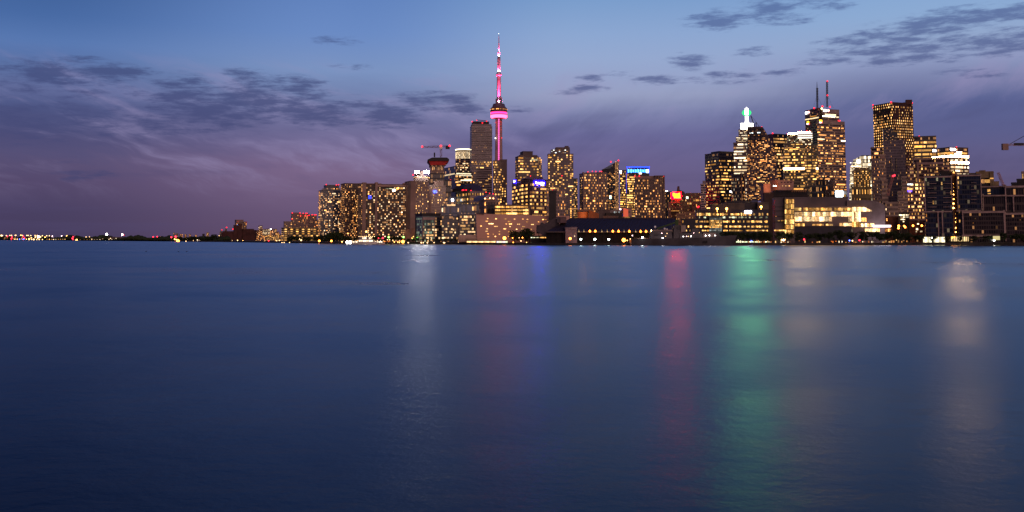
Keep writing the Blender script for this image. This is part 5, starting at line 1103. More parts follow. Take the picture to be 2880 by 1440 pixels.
for i in range(13): B.win_at(f, 640 + i * 46, 798, 40, 34 if i > 6 else 22, lit('green' if i < 6 else 'yellow', 3.4 if i < 7 else 5))
B.done()
# ---------------------------------------------------------------- communications tower
Y = 2670; k = Y / F * R4.k
cc = at(*R4(349, 700), Y); X0 = cc.x; zt = lambda y: at(*R4(349, y), Y).z
root = empty('communications_tower', (X0, Y, GZ), 'tall slender concrete communications tower lit pink with a round pod and needle mast', 'tower')
TCON = plain('tower concrete', (.34, .26, .23), .8, scale=.03)
b = MB(); prof = [(1400, 42), (1250, 36.5), (1100, 34), (950, 32.5), (862, 32)]
def leg(an):
    for (y0, w0), (y1, w1) in zip([(2300, 62)] + prof, prof):
        z0, z1 = max(zt(y0), GZ), zt(y1); r0, r1 = w0 * k, w1 * k; d = Vector((math.cos(an), math.sin(an), 0)); q = Vector((-d.y, d.x, 0)); t0, t1 = r0 * .36, r1 * .40
        c_ = Vector((X0, Y, 0)); P_ = [c_ + d * r0 + q * t0 * .5, c_ + d * r0 - q * t0 * .5, c_ - q * t0, c_ + q * t0]; Q_ = [c_ + d * r1 + q * t1 * .5, c_ + d * r1 - q * t1 * .5, c_ - q * t1, c_ + q * t1]
        lo = [Vector((p.x, p.y, z0)) for p in P_]; hi = [Vector((p.x, p.y, z1)) for p in Q_]
        for i in range(4): j = (i + 1) % 4; b.quad(lo[i], lo[j], hi[j], hi[i])
for an in (R(200), R(-20), R(90)): leg(an)
b.lathe((X0, Y, 0), [(26 * k, GZ), (16 * k, zt(1250)), (14 * k, zt(862))], 12)
b.build('shaft', TCON, root)
PK = glow((1, .10, .50), 2.0, True); b = MB()
PKS = glow((1, .13, .50), 1.5, True)
for i in range(22):
    y1, y0 = 864 + i * 18, 864 + i * 18 + 15; c_ = zt(y1); 
    yf = Y - 21 * k - .8
    b.abox(X0 - 6.6 * k, X0 + 6.6 * k, yf - .5, yf + .5, zt(y0), c_)
b.build('elevator_light', PKS, root)
b = MB(); b.abox(X0 - 11 * k, X0 + 11 * k, Y - 20 * k, Y - 9 * k, GZ, zt(860)); b.build('elevator_shaft', TCON, root)
pod = [(14, 864), (30, 858), (52, 854)]
def ring(name, pr, m, n=32):
    b = MB(); b.lathe((X0, Y, 0), [(r * k, zt(y)) for r, y in pr], n); return b.build(name, m, root, smooth=False)
ring('pod_base', [(20, 866), (40, 860), (60, 856)], TCON)
ring('pod_belt', [(74, 828), (77, 824), (76, 819), (70, 817)], TCON)
ring('pod_light', [(61, 855), (73, 851), (80, 843), (80, 833), (75, 827)], glow((1, .018, .045), 24., True))
ring('pod_ring', [(70, 819), (77, 815), (79, 806), (76, 800)], glow((1, .02, .14), 6.0, True))
ring('pod_deck', [(74, 802), (80, 798), (82, 780), (80, 764), (74, 758), (66, 752)], facade('pod', (.16, .09, .10), (.04, .02, .03), .85, .55, dim=0), 40)
b = MB()
for i in range(40):
    a0 = 2 * math.pi * (i + .5) / 40
    if math.sin(a0) < .2 and i % 5 != 2: b.box((X0 + 82.4 * k * math.cos(a0), Y + 82.4 * k * math.sin(a0), zt(776)), (-math.sin(a0) * 4.6 * k, math.cos(a0) * 4.6 * k, 0), (math.cos(a0) * .2, math.sin(a0) * .2, 0), (0, 0, 3.6 * k))
b.build('pod_window', lit('warm', 4.5), root)
ring('pod_roof', [(68, 754), (60, 740), (58, 728), (52, 720), (24, 716)], plain('pod roof', (.16, .10, .17), .6))
PIPE = plain('upper shaft', (.55, .34, .42), .7, scale=.1)
ring('upper_shaft', [(30, 718), (30, 690), (24, 688), (20.5, 684), (20.5, 640), (19, 455)], PIPE, 16)
b = MB(); 
for sx, s_ in ((-26, 1), (25, 1)): b.abox(X0 + sx * k - 5 * k, X0 + sx * k + 5 * k, Y - 6, Y + 6, zt(716), zt(672 if sx < 0 else 658))
b.build('antenna_housing', CONCD, root)
ring('sky_pod', [(19, 456), (26, 452), (28, 440), (26, 432), (17, 424)], plain('sky pod', (.55, .40, .48), .6), 20)
ring('mast_lower', [(15.5, 426), (15.5, 290), (13, 282)], PIPE, 12)
ring('mast_collar', [(13, 290), (16, 284), (14, 276), (10, 270)], plain('collar', (.35, .2, .25), .6), 12)
ring('mast_middle', [(10.5, 276), (10.5, 226), (8, 218)], plain('mast pale', (.7, .45, .6), .6), 10)
ring('mast_upper', [(5.5, 222), (5.2, 150), (4.0, 148), (3.6, 92), (2.5, 90), (2., 60)], plain('mast steel', (.35, .22, .28), .6), 8)
for y, r, m in ((225, 5, glow((1, .75, .9), 2.)), (430, 4, glow((1, .6, .85), 2.)), (462, 3, glow((1, .5, .8), 2.)), (678, 4, glow((1, .5, .75), 2.)), (716, 4, glow((1, .4, .7), 2.)), (152, 3, RED), (92, 3, RED), (58, 4, glow((.9, 1, .9), 8.)), (1048, 6, RED)):
    b = MB(); q = Vector((X0, Y - 12, zt(y))); 
    if y == 1048: q.x += 29 * k
    if y in (430,): q = Vector((X0, Y - 29 * k, zt(y)))
    b.sphere(q, r * k * .6, 0, 6); b.build('beacon', m, root)
b = MB(); b.sphere((X0 - 31 * k, Y - 8, zt(1049)), 5 * k, 0, 6); b.build('beacon', glow((1, .9, .8), 9.), root)
# the real floodlights: pink spots round each collar, shining up the shaft
for yb_, rad, en, tgt in ((712, 34, 9.5e6, 440), (428, 20, 4.5e6, 270), (276, 14, 1.3e6, 150), (222, 10, 5e5, 90)):
    for an in (-150, -90, -30):
        l = bpy.data.lights.new('floodlight', 'SPOT'); l.color = (1, .06, .22) if yb_ > 700 else (1, .14, .34); l.energy = en * .42; l.spot_size = R(50); l.spot_blend = .8; l.shadow_soft_size = .6
        lo = bpy.data.objects.new('floodlight', l); COL.objects.link(lo); lo.parent = root
        p = Vector((X0 + rad * k * math.cos(R(an)), Y + rad * k * math.sin(R(an)), zt(yb_))); lo.location = p - root.location
        d = Vector((X0, Y, zt(yb_) + (zt(tgt) - zt(yb_)) * .55)) - p; lo.rotation_euler = d.to_track_quat('-Z', 'Y').to_euler()
# ---------------------------------------------------------------- trees
LEAF = plain('foliage', (.026, .044, .014), .85, var=.6, scale=.8); BARK = plain('bark', (.05, .035, .025), .9)
def crown_mesh(seed, n=900):
    """a crown one metre wide and tall: leaf sprays in lumps of uneven size, with gaps between"""
    rg = random.Random(seed); v = []; f = []
    lumps = [(rg.gauss(0, .21), rg.gauss(0, .21), rg.uniform(.15, .85), rg.uniform(.12, .24)) for _ in range(17)]
    for _ in range(n):
        lx, ly, lz, lr = rg.choice(lumps); d = Vector((rg.gauss(0, 1), rg.gauss(0, 1), rg.gauss(0, .8))).normalized() * lr * rg.uniform(.35, 1.05)
        c_ = Vector((lx, ly, lz)) + d; c_.x = max(-.5, min(.5, c_.x)); c_.y = max(-.5, min(.5, c_.y)); c_.z = max(0, min(1, c_.z))
        a = Vector((rg.gauss(0, 1), rg.gauss(0, 1), rg.gauss(0, 1))).normalized(); b_ = a.cross(Vector((rg.gauss(0, 1), rg.gauss(0, 1), rg.gauss(0, 1)))).normalized(); s_ = rg.uniform(.04, .085)
        i = len(v); v += [tuple(c_ - a * s_), tuple(c_ + b_ * s_ * .6), tuple(c_ + a * s_), tuple(c_ - b_ * s_ * .6)]; f.append((i, i + 1, i + 2, i + 3))
    me = bpy.data.meshes.new('crown'); me.from_pydata(v, [], f); me.materials.append(LEAF); return me
def trunk_mesh(seed):
    rg = random.Random(seed); b = MB(); b.bar((0, 0, 0), (0, 0, .45), .035, 6, r2=.022)
    for i in range(5): a = i * 1.3 + rg.random(); b.bar((0, 0, .28 + i * .04), (.26 * math.cos(a), .26 * math.sin(a), .62 + .06 * i), .014, 5, r2=.005)
    me = bpy.data.meshes.new('trunk'); me.from_pydata(b.v, [], b.f); me.materials.append(BARK); return me
CR = [crown_mesh(i) for i in range(6)]; TR = [trunk_mesh(i) for i in range(3)]
tn = [0]
def tree(reg, x, ytop, hw, Y, label, group, base=GZ, crown_lo=.22):
    tn[0] += 1; i = tn[0]; q = at(*reg(x, ytop), Y); e = at(*reg(x + hw, ytop), Y); r = (e.x - q.x); H = q.z - base
    t_ = empty('tree', (q.x, Y, base), label, 'tree', group)
    o = bpy.data.objects.new('trunk', TR[i % 3]); COL.objects.link(o); o.parent = t_; o.scale = (H, H, H)
    o = bpy.data.objects.new('crown', CR[i % 6]); COL.objects.link(o); o.parent = t_; o.location = (0, 0, H * crown_lo); o.scale = (r * 2.3, r * 2.3, H * (1.02 - crown_lo)); o.rotation_euler = (0, 0, i * 2.4)
def trees(reg, lst, Y, label, group, **k):
    for x, yt, hw in lst: tree(reg, x, yt, hw, Y + (tn[0] * 37 % 7) - 3, label, group, **k)
trees(R11, [(30, 900, 78), (160, 905, 85), (340, 890, 80), (540, 905, 80), (710, 895, 90)], 872, 'round dark promenade tree before the glowing glass stair tower', 'promenade trees by the stair tower')
trees(R11, [(930, 930, 78), (1090, 915, 85), (1290, 890, 90), (1500, 860, 112), (1700, 895, 95), (1910, 878, 95)], 872, 'round dark promenade tree before the plum metal college building', 'promenade trees before the college')
trees(R11, [(2120, 888, 118), (2270, 915, 80), (2380, 895, 90)], 870, 'broad dark promenade tree below the white canopy light', 'promenade trees below the canopy light')
trees(R12, [(1120, 912, 80), (1240, 962, 80), (1390, 958, 92), (1545, 1008, 80), (1650, 995, 75)], 868, 'dark promenade tree before the brick building and highway lamps', 'promenade trees before the brick building')
trees(R10, [(262, 1130, 34), (420, 1140, 36), (568, 1146, 26)], 862, 'young dark tree standing before the bright glass shop front', 'young trees before the shop front')
trees(R10, [(720, 1136, 42), (885, 1132, 46), (1052, 1100, 40), (1205, 1108, 58), (1265, 1116, 40)], 862, 'dark tree before the dark framed apartment block', 'trees before the dark framed block')
trees(R6, [(880, 1042, 62), (955, 1035, 55), (1035, 1050, 55), (1110, 1046, 50), (1190, 1052, 62), (1290, 1050, 66), (1400, 1040, 66), (1470, 1045, 60)], 868, 'dark promenade tree before the terraced office', 'promenade trees before the terraced office')
trees(R2, [(125, 1163, 17), (185, 1165, 15), (232, 1160, 17), (305, 1163, 17), (345, 1160, 15), (385, 1156, 17), (430, 1166, 15), (470, 1164, 16), (520, 1155, 17), (565, 1160, 16), (605, 1164, 15), (645, 1160, 16), (690, 1164, 15)], 985, 'small clipped quay tree in the row below the low glass offices', 'quay trees below the glass offices', crown_lo=.15)
trees(R3, [(542, 1118, 48), (595, 1135, 40), (655, 1098, 52)], 925, 'big black leafy tree before the blank pinkish wall', 'big trees before the pinkish wall', crown_lo=.08)
trees(R1, [(262, 1030, 55), (320, 1010, 62), (385, 1000, 62), (440, 1010, 58), (220, 1090, 50), (480, 1060, 50), (540, 1075, 50), (620, 1085, 48)], 1110, 'big dark tree in the clump below the dark blue stepped tower', 'clump of trees below the dark blue tower', crown_lo=.03)
trees(R1, [(700, 1100, 40), (990, 1070, 45), (1040, 1050, 50), (1090, 1060, 45), (1180, 1085, 40), (1300, 1050, 36), (1370, 1075, 45), (1440, 1080, 40)], 1085, 'dark tree at the foot of the very wide apartment slab', 'trees below the wide slab', crown_lo=.08)
trees(R1, [(1560, 1125, 24), (1645, 1120, 28), (1720, 1130, 24)], 1040, 'small dark tree before the pale gabled hall', 'small trees before the gabled hall', crown_lo=.12)
trees(R14, [(1790, 575, 52), (1850, 555, 60), (1905, 562, 55), (2015, 572, 50), (2080, 565, 55), (2200, 552, 60), (2290, 545, 60), (2380, 535, 60), (2450, 505, 62), (2530, 485, 65)], 1200, 'dark shore tree before the yellow lit office', 'shore trees before the yellow lit office', crown_lo=.05)
trees(R14, [(150, 568, 45), (215, 580, 36), (270, 572, 38), (340, 560, 46), (400, 565, 44), (470, 572, 40), (530, 565, 40), (660, 530, 48), (725, 548, 38), (610, 560, 36)], 1620, 'rounded far shore tree west of the grain silo', 'far shore trees west of the grain silo', crown_lo=.03)
# far treeline: reads as one mass
rg = random.Random(11); b = MB()
for i in range(520):
    px = rg.uniform(-60, 640); yy = shore_pt(px).y + rg.uniform(15, 120); h = rg.uniform(2.5, 9.5) * (1 + .3 * math.sin(px * .07)) * (yy / 2400) ** .6; p = at(px, 672, yy)
    b.lathe((p.x, yy, GZ), [(h * .5, 0), (h * .8, h * .3), (h * .65, h * .7), (h * .15, h)], 5)
tag(b.build('treeline', LEAF), kind='stuff')
# ---------------------------------------------------------------- lamps
LK = {'o': glow((1, .24, .03), 14., True), 'w': glow((1, .92, .80), 24., True), 'c': glow((.80, 1, .92), 24., True), 'y': glow((1, .50, .12), 8., True), 'g': glow((.25, 1, .10), 12., True), 'r': glow((1, .02, .04), 10., True), 'b': glow((.10, .15, 1), 8., False), 's': glow((1, .60, .26), 4.5, False), 'p': glow((1, .6, .6), 10., False)}
POLE = plain('lamp post', (.08, .07, .06), .6)
def lamp(reg, x, y, kind, Y, r, label, group=None, arm=0, name='street_lamp', mast=False):
    p = at(*reg(x, y), Y); t_ = empty(name, (p.x, Y, min(GZ, p.z - .5)), label, 'lamp', group)
    b = MB(); b.bar((p.x + arm, Y + .1, t_.location.z), (p.x + arm, Y + .1, p.z), .12, 6); 
    if arm: b.bar((p.x + arm, Y + .1, p.z), (p.x, Y + .1, p.z + .15), .08, 4)
    b.build('pole', POLE, t_); b = MB(); b.sphere(p, r * (1.3 if kind == 'o' else 1), 0, 8); b.build('lamp_head', LK[kind], t_)
def lamps(reg, lst, Y, label, group, name='street_lamp', dr=.45):
    for q in lst: lamp(reg, q[0], q[1], q[2], Y, q[3] if len(q) > 3 else dr, label, group if len(lst) > 1 else None, name=name)
lamps(R5, [(167, 1153, 'c', .75), (362, 1155, 'c', .85), (555, 1155, 'c', .8)], 842, 'white starry lamp on a short post before the black roofed shed', 'white lamps before the shed', 'quay_lamp')
lamp(R5, 765, 1165, 'o', 840, 1.25, 'largest orange lamp beside the warship stern', None, name='quay_lamp')
lamps(R5, [(812, 1170, 'y', .45)], 838, 'small yellow lamp right next to the large orange lamp', None, 'quay_lamp')
lamp(RC, 1915, 830, 'o', 850, .85, 'fierce orange lamp against the pale grey bin house', None, name='wall_lamp')
lamp(R3, 447, 1190, 'o', 915, 1.15, 'fierce orange lamp before the blank pinkish wall', None)
lamps(RC, [(345, 800, 'o', .4), (480, 960, 'y', .35), (610, 960, 'y', .35), (40, 960, 'o', .4), (20, 810, 'o', .35)], 915, 'small orange lamp under the big black trees', 'small orange lamps under the black trees')
lamps(RC, [(235, 805, 's', .35), (880, 930, 's', .5), (295, 910, 's', .5)], 915, 'small white lamp near the big black trees', 'small white lamps near the black trees')
lamps(RB, [(215, 525, 'w', 1.3), (325, 525, 'w', 1.3)], 1035, 'dazzling white floodlight, one of the pair at the ferry dock', 'pair of dazzling dock floodlights', 'floodlight')
lamps(R1, [(103, 1155, 'o', .8), (305, 1157, 'o', .8)], 1090, 'orange lamp on the dark shore below the dark blue tower', 'orange lamps on the dark shore')
lamp(R1, 1482, 1168, 'o', 1030, 1.2, 'largest orange lamp by the patio left of the gabled hall')
lamp(R1, 480, 1170, 'y', 1050, .6, 'yellow lamp just left of the dazzling dock floodlights')
lamps(R1, [(1248, 1095, 'g', .8), (1492, 1092, 'g', .8), (1643, 1130, 'g', .7)], 1050, 'green tinted lamp on the harbour promenade', 'green tinted lamps', 'lamp_post')
lamps(R1, [(1152, 1108, 'r', .85), (1080, 1110, 'r', .45)], 1050, 'red harbour lamp behind the tour boat', 'red lamps behind the tour boat', 'harbour_lamp')
lamps(R1, [(1115, 1168, 'w', .7), (962, 1103, 's', .7), (878, 1003, 'y', .9), (924, 1058, 's', .5)], 1045, 'pale lamp above the tour boat dock', 'pale lamps above the dock')
lamps(R1, [(1570, 1185, 's', .6), (1783, 1187, 's', .6), (1817, 1187, 's', .5), (1740, 1130, 's', .4), (1630, 1110, 'y', .4), (1655, 1085, 'y', .4)], 1030, 'small white lamp on the quay before the gabled hall', 'small lamps before the gabled hall')
lamps(R2, [(278, 1213, 's', .55), (352, 1213, 's', .6), (433, 1213, 's', .45), (550, 1213, 's', .6), (725, 1213, 's', .5), (398, 1180, 's', .4), (560, 1214, 's', .5)], 980, 'small white quay lamp among the clipped trees', 'quay lamps among the clipped trees')
lamps(R14, [(2243, 630, 'o', .9), (2425, 632, 'o', .85)], 1180, 'orange lamp on the shore under the trees beside the yellow office', 'orange lamps beside the yellow office')
lamps(R14, [(1970, 620, 's', .9), (1945, 602, 's', .5), (2145, 650, 's', .4), (1795, 655, 's', .5), (1680, 655, 's', .5), (1712, 655, 's', .5)], 1180, 'white lamp at the water before the yellow lit office', 'white lamps before the yellow office')
lamps(R14, [(845, 630, 's', .5), (930, 628, 's', .5), (1010, 622, 's', .8), (1208, 638, 's', .7), (1062, 634, 'y', .8), (1090, 630, 'y', .9), (1118, 636, 'y', .7), (1240, 632, 's', .4), (1290, 630, 'y', .5)], 1640, 'small lamp on the shore below the grain silo', 'small lamps below the grain silo')
lamps(R14, [(1355, 640, 's', .8), (1395, 640, 's', .8), (1420, 636, 's', .7), (1445, 640, 'y', .7), (1480, 630, 'r', .8), (1500, 645, 's', .7), (1560, 645, 's', 1.), (1575, 650, 'p', 1.), (1600, 630, 's', .8), (1640, 622, 's', .7)], 1450, 'small lamp at the marina right of the grain silo', 'marina lamps right of the silo')
lamps(R14, [(10, 575, 'r', 1.2), (75, 568, 'r', 1.4), (60, 605, 'y', 1.0), (110, 630, 'o', 2.0), (85, 612, 'y', 1.0)], 1680, 'warm or red lamp in the harbour light cluster', 'harbour light cluster')
lamps(R14, [(140, 610, 's', .7), (245, 608, 's', .9), (230, 635, 's', .7), (340, 625, 's', .6), (620, 575, 'y', .7), (730, 555, 's', .9), (740, 600, 'y', .8), (720, 618, 's', .8), (610, 610, 's', .6)], 1640, 'small lamp among the far shore trees', 'small lamps among far trees')
lamps(R13, [(1610, 530, 'w', 2.6), (1845, 537, 'w', 2.0), (1535, 582, 'w', 2.4)], 2500, 'tall white floodlight mast at the island airport', 'airport floodlight masts', 'floodlight_mast')
lamps(R13, [(110, 560, 'r'), (180, 572, 'r'), (172, 598, 'r'), (350, 560, 'r'), (368, 588, 'r'), (1105, 570, 'r'), (1092, 592, 'r'), (1100, 606, 'r'), (1605, 570, 'r'), (1632, 568, 'r'), (1862, 540, 'r'), (2000, 572, 'r'), (2020, 575, 'r'), (2187, 577, 'r'), (2312, 572, 'r'), (2373, 570, 'r'), (2530, 575, 'r')], 2600, 'tiny red warning lamp on the island airport shore', 'red lamps on the airport shore', 'warning_lamp', 1.5)
lamps(R13, [(20, 550, 's', 2.6), (36, 550, 's', 1.8), (95, 550, 's'), (150, 548, 's'), (175, 547, 's'), (240, 545, 's'), (230, 548, 's'), (315, 545, 'y'), (335, 548, 's'), (405, 548, 's'), (425, 548, 's'), (465, 550, 's'), (530, 548, 's'), (562, 550, 'y'), (640, 553, 's'), (705, 553, 's'), (745, 553, 's'), (790, 560, 'p'), (930, 555, 'p'), (1180, 560, 'p'), (1300, 572, 's'), (1390, 585, 's'), (1350, 572, 's')], 3300, 'faint lamp in the far string along the western shore', 'far string of shore lamps', 'shore_lamp', 1.5)
lamps(R13, [(580, 568, 'w', 2.8), (610, 570, 's', 2.), (535, 573, 's', 2.), (568, 590, 's', 1.6), (475, 585, 's', 1.5), (680, 575, 'y', 1.5), (1010, 560, 'y', 2.4)], 3000, 'brighter lamp in the cluster on the far western shore', 'bright cluster on the western shore', 'shore_lamp')
lamps(R13, [(225, 604, 's'), (260, 605, 's'), (295, 605, 'b'), (345, 605, 'b'), (360, 605, 'b'), (398, 606, 's'), (440, 603, 'y', 2.), (510, 608, 's', 2.), (555, 610, 's'), (592, 608, 's', 1.6), (640, 610, 's'), (480, 610, 's'), (1160, 614, 'y', 2.), (1140, 616, 's')], 2700, 'low waterline lamp on the western harbour edge', 'low waterline lamps', 'waterline_lamp', 1.2)
for i, (x, y, r) in enumerate(((1200, 825, .75), (1195, 870, .7), (1310, 828, .65), (1330, 852, .65), (1487, 820, .7), (1665, 820, .7), (1780, 818, .55))):
    lamp(R12, x, y, 'o', 905, r, 'orange highway lamp in the row before the brick building', 'orange highway lamps', arm=2.2)
lamp(R12, 1035, 830, 'o', 890, .5, 'orange lamp at the end of the white canopy light', arm=1.5)
lamps(R11, [(400, 1050, 'y', .8), (435, 1050, 'w', .7), (460, 1042, 'y', .5)], 868, 'bright lamp in the cluster left of the glass stair tower trees', 'bright lamps by the stair tower trees')
lamps(R10, [(950, 1190, 'w', .7), (243, 1162, 'w', .4), (475, 1160, 'o', .6), (500, 1155, 'o', .45)], 858, 'bright lamp low on the quay before the framed blocks', 'lamps before the framed blocks')
# promenade stalls and patio lights under the trees
def stall(reg, x0, x1, yt, Y, cols, label, group, cat='stall', name='market_stall'):
    a, c_ = at(*reg(x0, yt), Y), at(*reg(x1, yt), Y); w = c_.x - a.x; h = max(a.z - GZ, 1.6)
    t_ = empty(name, (a.x, Y, GZ), label, cat, group); b = MB(); b.box(((a.x + c_.x) / 2, Y + 1.2, GZ + h), (w / 2 + .2, 0, 0), (0, 1.5, 0), (0, 0, .12)); b.build('roof', BLACK, t_)
    b = MB()
    for x in (a.x, c_.x): b.bar((x, Y, GZ), (x, Y, GZ + h), .1)
    b.build('frame', BLACK, t_)
    n = max(2, int(w / 1.3)); rg = random.Random(int(x0 * 7 + x1))
    for i in range(n):
        if rg.random() < .25: continue
        hh = h * rg.uniform(.3, .85); o = bpy.data.objects.new('lit_panel', unit_pane(rg.choice(cols))); COL.objects.link(o); o.parent = t_; o.location = (w * (i + .5) / n, .8, rg.uniform(hh / 2, h - hh / 2)); o.scale = (w / n * rg.uniform(.4, .85), .1, hh)
WCL = [glow((1, .60, .22), 1.2), glow((1, .42, .12), .8), glow((1, .80, .50), 1.8), glow((1, .30, .08), .5)]
OCL = [glow((1, .34, .06), 1.6), glow((1, .50, .12), 2.2), glow((1, .22, .03), .9)]
rg = random.Random(3)
x = 5
while x < 2560:
    w = rg.uniform(55, 120); cols = WCL if not (1180 < x < 1460) else OCL
    stall(R11, x, x + w, rg.uniform(1055, 1078), 874 + rg.uniform(-2, 3), cols, 'low warm lit stall under the promenade trees before the college', 'lit stalls under the promenade trees'); x += w + rg.uniform(15, 60)
for i in range(7): stall(R12, 930 + i * 105, 1010 + i * 105, rg.uniform(1085, 1110), 872, WCL[:2] + [glow((1, .5, .2), .3)], 'dim warm stall under the trees before the brick building', 'dim stalls before the brick building')
for i in range(8): stall(R6, 1040 + i * 56, 1086 + i * 56, rg.uniform(1160, 1185), 873, WCL, 'warm lit patio stall right of the warship bow', 'patio stalls right of the warship bow')
for x, c_ in ((R11(825, 1040), 'r'), (R11(1690, 1060), 'b'), (R11(1745, 1065), 's'), (R11(1880, 1055), 'r'), (R6(1255, 1180), 'b')):
    lamp(S0, x[0], x[1], c_, 866, .6, 'small coloured lamp glowing under the promenade trees', 'coloured promenade lamps')
stall(RB, 1380, 1770, 530, 1040, OCL, 'long orange patio under awnings right of the tour boat', None, 'patio', 'patio_shelter')
stall(RB, 1865, 2290, 485, 1035, OCL, 'tall orange lit patio beside the largest orange lamp', None, 'patio', 'patio_shelter')
for i, (x, y) in enumerate(((1670, 440), (1745, 440), (1865, 460), (1920, 525), (2045, 525), (2105, 540))): lamp(RB, x, y, 'y' if i > 2 else 's', 1030, .45, 'small yellow lamp over the orange lit patio', 'yellow patio lamps')
# ---------------------------------------------------------------- far western buildings
WS = plain('far wall', (.14, .10, .10), .9)
def far(reg, name, label, cat, x0, x1, yt, Y, nf, nb, prob, kind, st=4, mats=None, group=None, fw=.7, fh=.6, v1=1.):
    B = Bld(name, label, cat, reg, Y, mats or [TAUPE], group); f = B.box(x0, x0 + .3, x1, yt, nf, nb); B.wins(f, prob, kind, st, fw, fh, v1=v1); return B
far(R13, 'terminal_shed', 'low lit shed with orange ends on the far western shore', 'terminal', 700, 790, 600, 2550, 1, 5, 1, 'orange', 6, [BLACK]).done()
far(R13, 'terminal_shed', 'low pinkish lit shed right of the orange ended one', 'terminal', 800, 868, 604, 2550, 1, 4, 1, 'white', 6, [BLACK]).done()
far(R13, 'terminal_shed', 'low shed with a long orange lit front on the western shore', 'terminal', 873, 990, 601, 2550, 1, 7, 1, 'orange', 7, [BLACK]).done()
far(R13, 'terminal_shed', 'long thin reddish lit dock shed at the western waterline', 'terminal', 1200, 1365, 611, 2450, 1, 8, .9, 'orange', 2, [BLACK]).done()
far(R13, 'terminal_shed', 'lit shed left of the airport hangar with a bright corner', 'terminal', 1375, 1560, 594, 2400, 2, 9, .6, 'white', 5, [BLACK]).done()
far(R13, 'airport_hangar', 'long airport hangar with a dark curved roof and lit front', 'hangar', 1635, 1890, 572, 2350, 3, 12, lambda u, v: 1 if v < .35 else .4 if v < .7 else 0, 'white', 4, [WS]).done()
far(R13, 'airport_hangar', 'bright white lit airport hangar, widest of the hangars', 'hangar', 1895, 2060, 583, 2250, 2, 9, 1, 'white', 6, [WHITEP]).done()
far(R13, 'airport_hangar', 'pale airport shed with small lit bays right of the bright hangar', 'hangar', 2062, 2210, 590, 2200, 2, 9, .8, 'white', 3.5, [WS]).done()
far(R13, 'airport_hangar', 'dark roofed airport shed at the end of the hangars', 'hangar', 2215, 2315, 580, 2150, 2, 6, .7, 'white', 4, [WS]).done()
far(R13, 'brown_harbour_block', 'plain brown block on the shore right of the airport hangars', 'building', 2375, 2545, 577, 2000, 3, 8, .12, 'warm', 4, [BRICKD]).done()
far(R14, 'ferry_terminal', 'white lit ferry terminal front on the far shore', 'terminal', 385, 598, 605, 1660, 1, 8, 1, 'white', 7, [WHITEP]).done()
B = Bld('sail_shaped_tower', 'small dark sail shaped tower far behind the shore trees', 'building', R14, 2600, [DGLASS]); B.prism([(736, 640), (738, 505), (752, 480), (772, 462), (776, 640)], 25); B.beacon((772, 465), r=1.4); B.done()
B = Bld('pointed_far_tower', 'small pointed dark tower with a red lamp left of the grain silo', 'building', R14, 2500, [DGLASS]); f = B.prism([(813, 600), (815, 470), (830, 442), (842, 432), (851, 470), (851, 600)], 25, nf=10, nb=4); B.wins(f, .4, 'warm', 4, v1=.7); B.beacon((844, 428), r=1.8); B.done()
far(R14, 'far_apartment_block', 'small warm lit block standing behind the far shore trees', 'building', 540, 580, 508, 2300, 8, 4, .6, 'yellow', 4).done()
far(R14, 'far_apartment_block', 'squat dark block with a rounded top among the far trees', 'building', 478, 515, 530, 2300, 3, 4, .1, 'warm', 4, [BLACK]).done()
fb = [(1262, 1330, 475, 8, 7, .18), (1328, 1386, 408, 14, 6, .4), (1322, 1400, 470, 10, 9, .5), (1385, 1450, 460, 9, 8, .6), (1448, 1500, 455, 9, 6, .7), (1498, 1540, 462, 9, 5, .55), (1545, 1605, 458, 10, 7, .35), (1560, 1640, 500, 8, 9, .5), (1300, 1420, 545, 6, 12, .45), (1420, 1560, 540, 6, 14, .6), (1550, 1668, 530, 6, 12, .6)]
fl2 = ['pale low slab nearest the grain silo', 'slim dark blue tower rising highest in the marina cluster', 'block at the foot of the slim dark blue tower', 'white lit block right of the slim tower', 'block with the brightest roof lamp in the marina cluster', 'narrow block right of the brightest roof lamp', 'dark topped block with an orange lit side', 'wide block below the dark topped one', 'low warm terrace nearest the silo', 'low warm terrace in the middle of the marina', 'low warm terrace nearest the yellow lit office']
for i, (x0, x1, yt, nf, nb, pr) in enumerate(fb):
    B = far(R14, 'marina_block', 'small ' + fl2[i], 'apartment block', x0, x1, yt, 1900 - i * 30, nf, nb, pr, ('warm', 'mixed', 'warm', 'white', 'white', 'warm', 'orange', 'warm', 'warm', 'yellow', 'yellow')[i], 4.5, [facade('marina', (.17, .10, .10), (.03, .02, .03), .5, .5)], 'far apartment blocks by the marina')
    if i == 4: B.beacon((1510, 460), r=2.6, m=LK['w'])
    if i == 6: B.beacon((1570, 508), r=3.2, m=LK['o'])
    B.done()
for i, (x, w, h) in enumerate(((40, 24, 508), (75, 40, 520), (130, 50, 530), (205, 40, 535), (275, 30, 530), (365, 30, 540))):
    far(R14, 'far_city_block', 'tiny faint city block on the horizon above the shore trees', 'building', x, x + w, h, 4200, 5, 4, .5, 'warm', 2.5, None, 'faint city blocks on the horizon').done()
for i, (x, w, h) in enumerate(((60, 60, 562), (200, 50, 560), (300, 60, 556), (400, 70, 560), (520, 90, 558), (820, 60, 575), (1040, 70, 575), (1310, 80, 572), (1440, 60, 578), (2105, 60, 575), (2420, 40, 560))):
    far(R13, 'low_far_building', 'low dark building in the far western shore line', 'building', x, x + w, h, 3200, 3, 6, .3, 'warm', 4, [BLACK], 'low buildings on the far western shore').done()
